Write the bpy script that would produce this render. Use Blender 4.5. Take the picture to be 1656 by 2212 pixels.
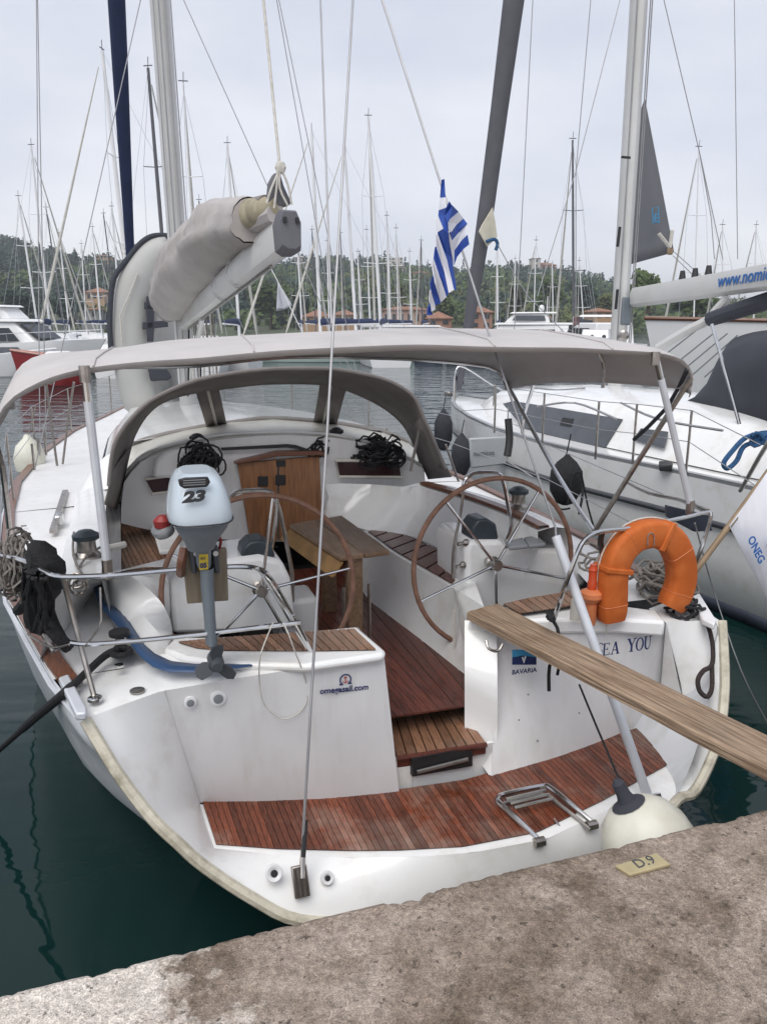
import bpy, bmesh, math, random
from mathutils import Vector, Matrix, noise
random.seed(7)
SC = bpy.context.scene
for o in list(bpy.data.objects):
    bpy.data.objects.remove(o)
# ------------------------------------------------------------------ camera
FPX = 1660.0; PITCH = math.atan(409 / 1660); HC = 2.75
cam_d = bpy.data.cameras.new('camera'); cam = bpy.data.objects.new('camera', cam_d)
SC.collection.objects.link(cam); SC.camera = cam
cam_d.sensor_fit = 'VERTICAL'; cam_d.sensor_height = 36; cam_d.lens = 36 * FPX / 2212
cam_d.clip_start = 0.05; cam_d.clip_end = 6000
cam.location = (0, 0, HC); cam.rotation_euler = (math.pi / 2 - PITCH, 0, 0)
# ------------------------------------------------------------------ sky and sun
SUN_EL, SUN_AZ = 58.0, 205.0      # degrees; azimuth clockwise from +Y
wd = bpy.data.worlds.new('World'); SC.world = wd; wd.use_nodes = True
nt = wd.node_tree; nt.nodes.clear()
def N(t, tree, **k):
    n = tree.nodes.new(t)
    for a, b in k.items(): setattr(n, a, b)
    return n
out = N('ShaderNodeOutputWorld', nt); bg = N('ShaderNodeBackground', nt); bg.inputs[1].default_value = 0.1
sky = N('ShaderNodeTexSky', nt, sky_type='NISHITA', sun_disc=False, sun_elevation=math.radians(SUN_EL), sun_rotation=math.radians(SUN_AZ))
tc = N('ShaderNodeTexCoord', nt); sep = N('ShaderNodeSeparateXYZ', nt)
nt.links.new(tc.outputs['Generated'], sep.inputs[0])
hr = N('ShaderNodeValToRGB', nt)          # the overcast: brighter and whiter near the horizon
hr.color_ramp.elements[0].position = 0.0; hr.color_ramp.elements[0].color = (5.95, 5.97, 6.3, 1)
hr.color_ramp.elements[1].position = 0.5; hr.color_ramp.elements[1].color = (4.5, 4.7, 5.3, 1)
nt.links.new(sep.outputs[2], hr.inputs[0])
mp = N('ShaderNodeMapping', nt); mp.inputs['Scale'].default_value = (1.2, 1.2, 3.0)
nz = N('ShaderNodeTexNoise', nt); nz.inputs['Scale'].default_value = 2.3; nz.inputs['Detail'].default_value = 5; nz.inputs['Roughness'].default_value = .5
nt.links.new(tc.outputs['Generated'], mp.inputs[0]); nt.links.new(mp.outputs[0], nz.inputs[0])
cr = N('ShaderNodeValToRGB', nt)
cr.color_ramp.elements[0].position = .32; cr.color_ramp.elements[0].color = (.85, .87, .92, 1)
cr.color_ramp.elements[1].position = .68; cr.color_ramp.elements[1].color = (1.13, 1.12, 1.09, 1)
nt.links.new(nz.outputs[0], cr.inputs[0])
mul = N('ShaderNodeMix', nt, data_type='RGBA', blend_type='MULTIPLY'); mul.inputs[0].default_value = 1
nt.links.new(hr.outputs[0], mul.inputs[6]); nt.links.new(cr.outputs[0], mul.inputs[7])
mx = N('ShaderNodeMix', nt, data_type='RGBA'); mx.inputs[0].default_value = .9
nt.links.new(sky.outputs[0], mx.inputs[6]); nt.links.new(mul.outputs[2], mx.inputs[7])
nt.links.new(mx.outputs[2], bg.inputs[0]); nt.links.new(bg.outputs[0], out.inputs[0])
sd = bpy.data.lights.new('sun', 'SUN'); sun = bpy.data.objects.new('sun', sd); SC.collection.objects.link(sun)
sd.energy = 1.5; sd.angle = math.radians(50); sd.color = (1, .965, .91)
sun.rotation_euler = (math.radians(90 - SUN_EL), 0, math.radians(180 - SUN_AZ) )
SC.view_settings.view_transform = 'Standard'; SC.view_settings.look = 'None'; SC.view_settings.gamma = 1
SC.view_settings.exposure = 0.7; SC.view_settings.use_curve_mapping = False
# ------------------------------------------------------------------ picture ray -> real plane
CP, SP = math.cos(PITCH), math.sin(PITCH); EYE = Vector((0, 0, HC))
PSI = math.radians(18.5)
F = Vector((-math.sin(PSI), math.cos(PSI), 0)); R = Vector((math.cos(PSI), math.sin(PSI), 0)); Z = Vector((0, 0, 1))
def ray(px, py):
    u = (px - 828) / FPX; v = -(py - 1106) / FPX
    return Vector((u, CP + v * SP, -SP + v * CP))
def hit(px, py, p0, n):
    d = ray(px, py); return EYE + d * ((p0 - EYE).dot(n) / d.dot(n))
O = hit(930, 1815, Vector((0, 0, .45)), Z); O.z = 0
def B(x, y, z): return O + R * x + F * y + Z * z            # boat frame: starboard, forward, up
def uz(px, py, z): return hit(px, py, Vector((0, 0, z)), Z)
def uy(px, py, y): return hit(px, py, O + F * y, F)
def ux(px, py, x): return hit(px, py, O + R * x, R)
def uY(px, py, Y): return hit(px, py, Vector((0, Y, 0)), Vector((0, 1, 0)))
def toB(p): d = p - O; return Vector((d.dot(R), d.dot(F), p.z))
def xc(y): return .215 - .0623 * y
NS = F - Z * .581; PS = B(0, -.25, .1)
def us(px, py): return hit(px, py, PS, NS)                    # raked stern plane
# ------------------------------------------------------------------ mesh helpers
ORG = {}
def lerp(a, b, t): return a + (b - a) * t
def resample(pts, n):
    L = [0]
    for i in range(1, len(pts)): L.append(L[-1] + (pts[i] - pts[i - 1]).length)
    o = []; j = 0
    for k in range(n):
        s = L[-1] * k / (n - 1)
        while j < len(pts) - 2 and L[j + 1] < s: j += 1
        d = L[j + 1] - L[j]
        o.append(pts[j].lerp(pts[j + 1], (s - L[j]) / d if d > 1e-9 else 0))
    return o
def lin(pts, n=4):
    return [pts[i].lerp(pts[i + 1], k / n) for i in range(len(pts) - 1) for k in range(n)] + [pts[-1].copy()]
def smooth(pts, n=4, closed=False):                           # Catmull-Rom
    m = len(pts); o = []
    rng = range(m) if closed else range(m - 1)
    for i in rng:
        if closed: p = [pts[(i + k) % m] for k in (-1, 0, 1, 2)]
        else: p = [pts[max(i - 1, 0)], pts[i], pts[i + 1], pts[min(i + 2, m - 1)]]
        for k in range(n):
            t = k / n
            o.append(.5 * ((2 * p[1]) + (p[2] - p[0]) * t + (2 * p[0] - 5 * p[1] + 4 * p[2] - p[3]) * t * t + (3 * p[1] - p[0] - 3 * p[2] + p[3]) * t ** 3))
    if not closed: o.append(pts[-1].copy())
    return o
class MB:
    def __init__(s): s.v = []; s.f = []
    def add(s, vs, fs):
        b = len(s.v); s.v += [Vector(v) for v in vs]; s.f += [tuple(i + b for i in f) for f in fs]; return s
    def box(s, c, sx, sy, sz, ax=(Vector((1, 0, 0)), Vector((0, 1, 0)), Z)):
        c = Vector(c); X, Y, Q = ax
        vs = [c + X * (sx * i / 2) + Y * (sy * j / 2) + Q * (sz * k / 2) for k in (-1, 1) for j in (-1, 1) for i in (-1, 1)]
        return s.add(vs, [(0, 2, 3, 1), (4, 5, 7, 6), (0, 1, 5, 4), (2, 6, 7, 3), (0, 4, 6, 2), (1, 3, 7, 5)])
    def tube(s, pts, r, n=8, closed=False, sq=None):
        pts = [Vector(p) for p in pts]; m = len(pts)
        rr = r if isinstance(r, (list, tuple)) else [r] * m
        up = None; rings = []
        for i, p in enumerate(pts):
            a = pts[i - 1] if (i > 0 or closed) else p; b = pts[(i + 1) % m] if (i < m - 1 or closed) else p
            t = (b - a)
            if t.length < 1e-9: t = Z.copy()
            t.normalize()
            if up is None:
                up = Vector((0, 0, 1)) if abs(t.z) < .9 else Vector((0, 1, 0))
            up = up - t * up.dot(t)
            if up.length < 1e-6: up = t.orthogonal()
            up.normalize(); sd_ = t.cross(up)
            rings.append([p + (up * math.sin(2 * math.pi * k / n) * (sq or 1) + sd_ * math.cos(2 * math.pi * k / n)) * rr[i] for k in range(n)])
        fs = []
        for i in range(m if closed else m - 1):
            j = (i + 1) % m
            for k in range(n): fs.append((i * n + k, j * n + k, j * n + (k + 1) % n, i * n + (k + 1) % n))
        if not closed: fs += [tuple(range(n))[::-1][::-1], tuple((m - 1) * n + k for k in range(n))[::-1]]
        return s.add([v for q in rings for v in q], fs)
    def grid(s, rows):
        n = len(rows[0]); fs = []
        for i in range(len(rows) - 1):
            for k in range(n - 1): fs.append((i * n + k, i * n + k + 1, (i + 1) * n + k + 1, (i + 1) * n + k))
        return s.add([v for r in rows for v in r], fs)
    def loft(s, *rows, n=24): return s.grid([resample(r, n) for r in rows])
    def prism(s, poly, vec):
        n = len(poly); vec = Vector(vec)
        return s.add(list(poly) + [p + vec for p in poly], [tuple(range(n))[::-1], tuple(range(n, 2 * n))] + [(i, (i + 1) % n, n + (i + 1) % n, n + i) for i in range(n)])
    def poly(s, pts): return s.add(pts, [tuple(range(len(pts)))])
    def lathe(s, prof, o, ax=Z, n=16):
        o = Vector(o); ax = Vector(ax).normalized(); u = ax.orthogonal().normalized(); w = ax.cross(u)
        vs = [o + ax * h + (u * math.cos(2 * math.pi * k / n) + w * math.sin(2 * math.pi * k / n)) * max(r, 1e-4) for r, h in prof for k in range(n)]
        fs = [(i * n + k, i * n + (k + 1) % n, (i + 1) * n + (k + 1) % n, (i + 1) * n + k) for i in range(len(prof) - 1) for k in range(n)]
        fs += [tuple(range(n))[::-1], tuple((len(prof) - 1) * n + k for k in range(n))]
        return s.add(vs, fs)
    def ball(s, c, rx, ry=None, rz=None, n=12, ax=(Vector((1, 0, 0)), Vector((0, 1, 0)), Z)):
        ry = ry or rx; rz = rz or rx; c = Vector(c); m = n // 2
        vs = []; fs = []
        for i in range(m + 1):
            th = math.pi * i / m
            for k in range(n):
                ph = 2 * math.pi * k / n
                vs.append(c + ax[0] * (rx * math.sin(th) * math.cos(ph)) + ax[1] * (ry * math.sin(th) * math.sin(ph)) + ax[2] * (rz * math.cos(th)))
        for i in range(m):
            for k in range(n): fs.append((i * n + k, (i + 1) * n + k, (i + 1) * n + (k + 1) % n, i * n + (k + 1) % n))
        return s.add(vs, fs)
    def build(s, name, m, parent=None, ang=35, bevel=0, solid=0, loc=None, soff=0):
        if parent is not None: org = ORG[parent]
        elif loc is not None: org = Vector(loc)
        else:
            org = sum(s.v, Vector()) / len(s.v); org.z = min(v.z for v in s.v)
        me = bpy.data.meshes.new(name); me.from_pydata([tuple(v - org) for v in s.v], [], s.f); me.validate(); me.update()
        bm = bmesh.new(); bm.from_mesh(me); bmesh.ops.recalc_face_normals(bm, faces=bm.faces); bm.to_mesh(me); bm.free()
        if ang:
            me.polygons.foreach_set('use_smooth', [True] * len(me.polygons)); me.set_sharp_from_angle(angle=math.radians(ang))
        for q in (m if isinstance(m, (list, tuple)) else [m]): me.materials.append(q)
        return link(name, me, parent, org, bevel, solid, soff)
def link(name, me, parent, org, bevel=0, solid=0, soff=0):
    o = bpy.data.objects.new(name, me); SC.collection.objects.link(o)
    if parent is None: o.location = org
    else: o.parent = parent
    ORG[o] = org.copy()
    if solid:
        md = o.modifiers.new('solid', 'SOLIDIFY'); md.thickness = solid; md.offset = soff
    if bevel:
        md = o.modifiers.new('bevel', 'BEVEL'); md.width = bevel; md.segments = 2; md.limit_method = 'ANGLE'; md.angle_limit = math.radians(40)
    return o
def tag(o, label=None, cat=None, group=None, kind=None):
    if label: o['label'] = label
    if cat: o['category'] = cat
    if group: o['group'] = group
    if kind: o['kind'] = kind
    return o
def thing(name, loc, label, cat, group=None):
    o = bpy.data.objects.new(name, None); SC.collection.objects.link(o); o.location = loc; o.empty_display_size = .2
    ORG[o] = Vector(loc); return tag(o, label, cat, group)
def twin(src, parent, name=None):                             # same mesh again as another part (no move)
    c = src.copy(); SC.collection.objects.link(c); c.parent = parent; ORG[c] = ORG[parent].copy(); return c
def text(name, s, o, right, up, size, m, parent, ext=.0012, bold=0.0, align='LEFT', sx=1.0, shear=0):
    cu = bpy.data.curves.new(name, 'FONT'); cu.body = s; cu.size = size; cu.extrude = ext; cu.offset = bold; cu.align_x = align; cu.resolution_u = 3; cu.shear = shear
    ob = bpy.data.objects.new(name, cu); SC.collection.objects.link(ob)
    me = bpy.data.meshes.new_from_object(ob.evaluated_get(bpy.context.evaluated_depsgraph_get()))
    bpy.data.objects.remove(ob)
    right = Vector(right).normalized(); up = Vector(up); up = (up - right * up.dot(right)).normalized(); nn = right.cross(up)
    mb = MB(); mb.add([Vector(o) + right * (v.co.x * sx) + up * v.co.y + nn * (v.co.z + ext) for v in me.vertices], [tuple(p.vertices) for p in me.polygons])
    return mb.build(name, m, parent, ang=0)
# ------------------------------------------------------------------ materials
def mat(name, col, rough=.5, metal=0, var=.12, scale=6, bump=0, bscale=None, stretch=None, spec=.5, coat=0, rnd=0, dirt=None, dscale=3, damt=.5, det=5, yaw=PSI, dlo=.45, dstr=None):
    m = bpy.data.materials.new(name); m.use_nodes = True; t = m.node_tree; L = t.links
    p = t.nodes['Principled BSDF']; p.inputs['Roughness'].default_value = rough; p.inputs['Metallic'].default_value = metal
    p.inputs['Specular IOR Level'].default_value = spec; p.inputs['Coat Weight'].default_value = coat
    tc = N('ShaderNodeTexCoord', t); vec = tc.outputs['Object']
    if stretch:
        m1 = N('ShaderNodeMapping', t); m1.inputs['Rotation'].default_value = (0, 0, -yaw); L.new(vec, m1.inputs[0])
        m2 = N('ShaderNodeMapping', t); m2.inputs['Scale'].default_value = stretch; L.new(m1.outputs[0], m2.inputs[0]); vec = m2.outputs[0]
    if rnd:
        oi = N('ShaderNodeObjectInfo', t); ad = N('ShaderNodeVectorMath', t, operation='ADD'); ml = N('ShaderNodeVectorMath', t, operation='SCALE')
        cm = N('ShaderNodeCombineXYZ', t); L.new(oi.outputs['Random'], cm.inputs[0]); L.new(oi.outputs['Random'], cm.inputs[1])
        L.new(cm.outputs[0], ml.inputs[0]); ml.inputs['Scale'].default_value = 37; L.new(vec, ad.inputs[0]); L.new(ml.outputs[0], ad.inputs[1]); vec = ad.outputs[0]
    nz = N('ShaderNodeTexNoise', t); nz.inputs['Scale'].default_value = scale; nz.inputs['Detail'].default_value = det; L.new(vec, nz.inputs[0])
    rp = N('ShaderNodeValToRGB', t); rp.color_ramp.elements[0].position = .3; rp.color_ramp.elements[1].position = .7
    c0 = [max(0, c * (1 - var)) for c in col]; c1 = [min(1, c * (1 + var)) for c in col]
    rp.color_ramp.elements[0].color = (*c0, 1); rp.color_ramp.elements[1].color = (*c1, 1); L.new(nz.outputs[0], rp.inputs[0]); colo = rp.outputs[0]
    if dirt:
        n2 = N('ShaderNodeTexNoise', t); n2.inputs['Scale'].default_value = dscale; n2.inputs['Detail'].default_value = 6; n2.inputs['Roughness'].default_value = .65; dv_ = tc.outputs['Object']
        if dstr:
            m3 = N('ShaderNodeMapping', t); m3.inputs['Scale'].default_value = dstr; L.new(dv_, m3.inputs[0]); dv_ = m3.outputs[0]
        L.new(dv_, n2.inputs[0])
        r2 = N('ShaderNodeValToRGB', t); r2.color_ramp.elements[0].position = dlo; r2.color_ramp.elements[0].color = (0, 0, 0, 1); r2.color_ramp.elements[1].position = .75; r2.color_ramp.elements[1].color = (damt,) * 3 + (1,)
        L.new(n2.outputs[0], r2.inputs[0]); mm = N('ShaderNodeMix', t, data_type='RGBA'); L.new(r2.outputs[0], mm.inputs[0]); L.new(colo, mm.inputs[6]); mm.inputs[7].default_value = (*dirt, 1); colo = mm.outputs[2]
    if rnd:
        hs = N('ShaderNodeHueSaturation', t); mr = N('ShaderNodeMapRange', t); mr.inputs[3].default_value = 1 - rnd; mr.inputs[4].default_value = 1 + rnd
        L.new(oi.outputs['Random'], mr.inputs[0]); L.new(mr.outputs[0], hs.inputs['Value']); L.new(colo, hs.inputs['Color']); colo = hs.outputs[0]
    L.new(colo, p.inputs['Base Color'])
    if bump:
        bz = N('ShaderNodeTexNoise', t); bz.inputs['Scale'].default_value = bscale or scale * 4; bz.inputs['Detail'].default_value = 4; L.new(vec, bz.inputs[0])
        b = N('ShaderNodeBump', t); b.inputs['Strength'].default_value = bump; b.inputs['Distance'].default_value = .01; L.new(bz.outputs[0], b.inputs['Height']); L.new(b.outputs[0], p.inputs['Normal'])
    return m
M = {}
def clear(name, col, alpha, rough=.05):
    m = bpy.data.materials.new(name); m.use_nodes = True; t = m.node_tree
    p = t.nodes['Principled BSDF']; p.inputs['Base Color'].default_value = (*col, 1); p.inputs['Roughness'].default_value = rough
    tr = N('ShaderNodeBsdfTransparent', t); tr.inputs[0].default_value = (.93, .94, .95, 1); ms = N('ShaderNodeMixShader', t)
    nz = N('ShaderNodeTexNoise', t); nz.inputs['Scale'].default_value = 3; mr = N('ShaderNodeMapRange', t); mr.inputs[3].default_value = alpha * .6; mr.inputs[4].default_value = alpha * 1.4
    t.links.new(nz.outputs[0], mr.inputs[0]); t.links.new(mr.outputs[0], ms.inputs[0])
    t.links.new(tr.outputs[0], ms.inputs[1]); t.links.new(p.outputs[0], ms.inputs[2]); t.links.new(ms.outputs[0], t.nodes['Material Output'].inputs[0]); return m
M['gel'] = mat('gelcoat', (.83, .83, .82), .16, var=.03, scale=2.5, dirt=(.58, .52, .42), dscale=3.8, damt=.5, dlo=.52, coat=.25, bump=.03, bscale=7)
M['gelgrey'] = mat('gelcoat_nonskid', (.74, .735, .735), .42, var=.05, scale=3, dirt=(.50, .46, .38), dscale=2.2, damt=.30, dlo=.5, dstr=(5, 5, .7), bump=.12, bscale=260)
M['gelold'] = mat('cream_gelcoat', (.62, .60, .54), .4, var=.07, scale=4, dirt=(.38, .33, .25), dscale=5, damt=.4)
M['rub'] = mat('dirty_cream_rubber', (.60, .56, .45), .5, var=.1, scale=9, dirt=(.17, .14, .09), dscale=8, damt=.85, bump=.2, bscale=60)
M['hullside'] = mat('hull_topside', (.66, .68, .71), .18, var=.03, scale=2, dirt=(.36, .37, .33), dscale=2, damt=.45, dstr=(4, 4, .6))
M['teakwet'] = mat('wet_teak', (.150, .040, .018), .24, var=.5, scale=5, stretch=(40, 3, 40), rnd=.38, dirt=(.29, .22, .18), dscale=1.35, damt=.95, dlo=.52, bump=.3, bscale=9)
M['teakdeck'] = mat('damp_teak', (.21, .105, .06), .5, var=.42, scale=5, stretch=(40, 3, 40), rnd=.30, dirt=(.30, .235, .185), dscale=2.4, damt=.7, bump=.35, bscale=9)
M['teakdark'] = mat('dark_red_teak', (.105, .030, .019), .22, var=.4, scale=4, stretch=(30, 2, 30), rnd=.25, bump=.2, bscale=9)
M['caulk'] = mat('black_caulk', (.02, .018, .017), .7)
M['door'] = mat('varnished_door', (.25, .112, .048), .28, var=.3, scale=3, stretch=(14, 14, 1.5), coat=.4)
M['table'] = mat('table_wood', (.19, .115, .066), .35, var=.3, scale=3, stretch=(22, 2, 22), rnd=.15, dirt=(.38, .28, .2), dscale=3, damt=.5)
M['varnish'] = mat('varnished_trim', (.15, .062, .036), .4, var=.3, scale=4, stretch=(30, 3, 30), coat=.2)
M['steel'] = mat('stainless_steel', (.62, .62, .62), .16, 1, var=.08, scale=12)
M['steelold'] = mat('dull_steel', (.40, .37, .34), .32, 1, var=.2, scale=20)
M['alu'] = mat('silver_paint', (.60, .62, .66), .4, .15, var=.06, scale=9, dirt=(.42, .42, .42), dscale=8, damt=.3)
M['mast'] = mat('anodised_mast', (.60, .60, .585), .38, .2, var=.05, scale=2, dirt=(.45, .42, .36), dscale=1.5, damt=.3)
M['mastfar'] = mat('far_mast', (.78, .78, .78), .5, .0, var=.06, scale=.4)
M['mastdark'] = mat('dark_mast', (.10, .10, .11), .5)
M['wire'] = mat('rigging_wire', (.33, .33, .34), .4, .4)
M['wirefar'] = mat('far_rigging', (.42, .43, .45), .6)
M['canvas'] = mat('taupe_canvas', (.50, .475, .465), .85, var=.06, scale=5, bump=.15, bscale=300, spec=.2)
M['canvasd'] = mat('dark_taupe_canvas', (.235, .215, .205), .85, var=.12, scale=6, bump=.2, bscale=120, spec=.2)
M['bag'] = mat('beige_sail_cover', (.42, .395, .385), .85, var=.10, scale=3, bump=.9, bscale=7, spec=.2, dirt=(.33, .28, .25), dscale=2.5, damt=.4)
M['sailcloth'] = mat('old_sailcloth', (.56, .53, .43), .8, var=.1, scale=5, bump=.4, bscale=14)
M['sailold'] = mat('stained_sailcloth', (.36, .32, .22), .8, var=.25, scale=7, bump=.6, bscale=16, dirt=(.14, .11, .08), dscale=6, damt=.6)
M['greysail'] = mat('grey_sailcloth', (.13, .135, .15), .8, var=.07, scale=2, bump=.1, bscale=6)
M['furl'] = mat('grey_furled_cloth', (.125, .125, .14), .85, var=.12, scale=3, bump=.5, bscale=10)
M['navy'] = mat('navy_cloth', (.012, .024, .075), .75, var=.15, scale=4, bump=.3, bscale=12)
M['charcoal'] = mat('charcoal_canvas', (.045, .048, .062), .85, var=.12, scale=3, bump=.2, bscale=30)
M['black'] = mat('black_rope', (.011, .011, .013), .8, var=.4, scale=30, bump=.8, bscale=90)
M['rubber'] = mat('black_rubber', (.018, .018, .02), .5, var=.2)
M['ropegrey'] = mat('weathered_rope', (.24, .22, .20), .9, var=.3, scale=40, bump=.7, bscale=140)
M['ropewhite'] = mat('white_rope', (.55, .53, .48), .85, var=.15, scale=40, bump=.5, bscale=140)
M['ropeblue'] = mat('blue_rope', (.02, .085, .20), .8, var=.3, scale=40, bump=.5, bscale=120)
M['fender'] = mat('charcoal_fender_cover', (.035, .038, .046), .9, var=.2, scale=14, bump=.4, bscale=80)
M['fenderw'] = mat('old_white_fender', (.70, .69, .60), .45, var=.08, scale=6, dirt=(.48, .45, .32), dscale=5, damt=.5)
M['blue'] = mat('blue_vinyl', (.028, .072, .17), .4, var=.1, scale=5)
M['ink'] = mat('navy_lettering', (.018, .032, .12), .4, var=.05)
M['inkb'] = mat('blue_lettering', (.03, .14, .42), .4, var=.05)
M['inkr'] = mat('red_print', (.45, .06, .04), .4)
M['cyan'] = mat('light_blue_print', (.05, .28, .50), .4)
M['orange'] = mat('orange_cover', (.50, .108, .011), .75, var=.12, scale=5, bump=.35, bscale=11, dirt=(.60, .22, .07), dscale=5, damt=.5)
M['orangel'] = mat('faded_orange_plastic', (.62, .20, .08), .45, var=.1, scale=12)
M['redlamp'] = mat('orange_red_lens', (.55, .07, .02), .2, var=.1)
M['motor'] = mat('pale_blue_cowl', (.50, .57, .625), .25, var=.03, scale=3, coat=.3)
M['motorg'] = mat('grey_motor_body', (.15, .175, .20), .4, var=.08, scale=8)
M['motord'] = mat('dark_motor_part', (.055, .062, .07), .45, var=.1)
M['yellow'] = mat('yellow_sticker', (.62, .46, .04), .5)
M['padwood'] = mat('grey_varnished_board', (.19, .155, .11), .5, var=.2, scale=5, stretch=(10, 10, 1.2))
M['red'] = mat('red_plastic', (.25, .025, .025), .45, var=.15)
M['redhull'] = mat('red_hull_paint', (.24, .016, .018), .45, var=.15, scale=1.5)
M['glass'] = mat('dark_window', (.022, .026, .033), .06, var=.1)
M['glassg'] = mat('grey_window', (.085, .092, .105), .12, var=.1)
M['hatch'] = mat('smoked_hatch', (.045, .018, .020), .12, var=.25)
M['whitefar'] = mat('white_boat', (.80, .80, .80), .35, var=.03, scale=.6, dirt=(.55, .54, .5), dscale=.7, damt=.25)
M['mint'] = mat('pale_mint_hull', (.50, .60, .56), .25, var=.03, scale=.5)
M['darkhull'] = mat('dark_boat_hull', (.035, .042, .06), .2, var=.1)
M['tan'] = mat('tan_staff', (.26, .185, .11), .5, var=.2, scale=8)
M['dinghy'] = mat('pale_grey_pvc', (.43, .43, .415), .5, var=.04, scale=3, dirt=(.42, .40, .35), dscale=2, damt=.35)
M['compass'] = mat('dark_compass_cover', (.03, .042, .052), .4, var=.15)
M['grey'] = mat('mid_grey_plastic', (.20, .21, .22), .5, var=.1)
M['white'] = mat('white_plastic', (.76, .76, .76), .4, var=.02)
M['brass'] = mat('brass_plate', (.50, .42, .24), .42, .35, var=.12, scale=14)
M['flagblue'] = mat('flag_blue', (.022, .07, .34), .75, var=.08, scale=9)
M['flagwhite'] = mat('flag_white', (.70, .71, .76), .75, var=.03, scale=9)
M['vinyl'] = clear('clear_vinyl', (.66, .66, .66), .26, .08)
# ================================================================== SETTING
X1, Y1 = Vector((1, 0, 0)), Vector((0, 1, 0))
# ---- water
wm = bpy.data.materials.new('harbour_water'); wm.use_nodes = True; t = wm.node_tree; p = t.nodes['Principled BSDF']
p.inputs['Base Color'].default_value = (.004, .020, .0185, 1); p.inputs['Roughness'].default_value = .03; p.inputs['IOR'].default_value = 1.33
tc = N('ShaderNodeTexCoord', t); m1 = N('ShaderNodeMapping', t); m1.inputs['Scale'].default_value = (.55, 1.25, 1); m1.inputs['Rotation'].default_value = (0, 0, .2)
n1 = N('ShaderNodeTexNoise', t); n1.inputs['Scale'].default_value = 1.1; n1.inputs['Detail'].default_value = 3; n1.inputs['Distortion'].default_value = .5
n2 = N('ShaderNodeTexNoise', t); n2.inputs['Scale'].default_value = 4.5; n2.inputs['Detail'].default_value = 2
t.links.new(tc.outputs['Object'], m1.inputs[0]); t.links.new(m1.outputs[0], n1.inputs[0]); t.links.new(m1.outputs[0], n2.inputs[0])
mm = N('ShaderNodeMath', t, operation='MULTIPLY_ADD'); mm.inputs[1].default_value = .16; t.links.new(n2.outputs[0], mm.inputs[0]); t.links.new(n1.outputs[0], mm.inputs[2])
sp_ = N('ShaderNodeSeparateXYZ', t); t.links.new(tc.outputs['Object'], sp_.inputs[0])      # sheltered by the quay: calmer close to it
mr = N('ShaderNodeMapRange', t); mr.inputs[1].default_value = 4; mr.inputs[2].default_value = 22; mr.inputs[3].default_value = .11; mr.inputs[4].default_value = .55; t.links.new(sp_.outputs[1], mr.inputs[0])
b = N('ShaderNodeBump', t); b.inputs['Distance'].default_value = .16; t.links.new(mr.outputs[0], b.inputs['Strength']); t.links.new(mm.outputs[0], b.inputs['Height']); t.links.new(b.outputs[0], p.inputs['Normal'])
mb = MB(); mb.add([(-1500, -60, 0), (1500, -60, 0), (1500, 2500, 0), (-1500, 2500, 0)], [(0, 1, 2, 3)])
tag(mb.build('water', wm, loc=(0, 0, 0), ang=0), kind='structure')
# ---- quay: one concrete block with a chipped edge
cm = bpy.data.materials.new('stained_concrete'); cm.use_nodes = True; t = cm.node_tree; L = t.links; p = t.nodes['Principled BSDF']; p.inputs['Roughness'].default_value = .92; p.inputs['Specular IOR Level'].default_value = .25
tc = N('ShaderNodeTexCoord', t); ob = tc.outputs['Object']
def noi(sc, det=5, ro=.6, dis=0):
    n = N('ShaderNodeTexNoise', t); n.inputs['Scale'].default_value = sc; n.inputs['Detail'].default_value = det; n.inputs['Roughness'].default_value = ro; n.inputs['Distortion'].default_value = dis; L.new(ob, n.inputs[0]); return n.outputs[0]
def ramp(i, a, b, ca, cb):
    r = N('ShaderNodeValToRGB', t); r.color_ramp.elements[0].position = a; r.color_ramp.elements[1].position = b
    r.color_ramp.elements[0].color = (*ca, 1); r.color_ramp.elements[1].color = (*cb, 1); L.new(i, r.inputs[0]); return r.outputs[0]
def mixc(fac, a, b, bt='MIX'):
    m = N('ShaderNodeMix', t, data_type='RGBA', blend_type=bt)
    if isinstance(fac, float): m.inputs[0].default_value = fac
    else: L.new(fac, m.inputs[0])
    for i, q in ((6, a), (7, b)):
        if isinstance(q, tuple): m.inputs[i].default_value = (*q, 1)
        else: L.new(q, m.inputs[i])
    return m.outputs[2]
base = ramp(noi(2.2), .3, .72, (.34, .272, .22), (.48, .405, .345))
stain = ramp(noi(3.1, 8, .72, .4), .40, .60, (0, 0, 0), (1, 1, 1))
col = mixc(stain, base, ramp(noi(14, 4), .3, .7, (.125, .094, .068), (.29, .228, .178)))
sx = N('ShaderNodeSeparateXYZ', t); L.new(ob, sx.inputs[0])
# newer pale cement at the far left end of the kerb, with a ragged limit
xx = N('ShaderNodeVectorMath', t, operation='DOT_PRODUCT'); L.new(ob, xx.inputs[0]); xx.inputs[1].default_value = tuple(R)
wob = N('ShaderNodeMath', t, operation='MULTIPLY_ADD'); L.new(noi(5, 6, .7), wob.inputs[0]); wob.inputs[1].default_value = .9; L.new(xx.outputs['Value'], wob.inputs[2])
lim = -1.13 + .45
pale = N('ShaderNodeMapRange', t); L.new(wob.outputs[0], pale.inputs[0]); pale.inputs[1].default_value = lim - .05; pale.inputs[2].default_value = lim + .05; pale.inputs[3].default_value = 1; pale.inputs[4].default_value = 0
col = mixc(pale.outputs[0], col, ramp(noi(7), .3, .7, (.62, .555, .49), (.76, .69, .62)))
gr = ramp(noi(230, 2, .5), .32, .68, (.42, .42, .42), (1.5, 1.5, 1.5)); col = mixc(.6, col, gr, 'MULTIPLY')
gr2 = ramp(noi(75, 3, .6), .36, .62, (.62, .62, .62), (1.2, 1.2, 1.2)); col = mixc(.6, col, gr2, 'MULTIPLY')
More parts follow.
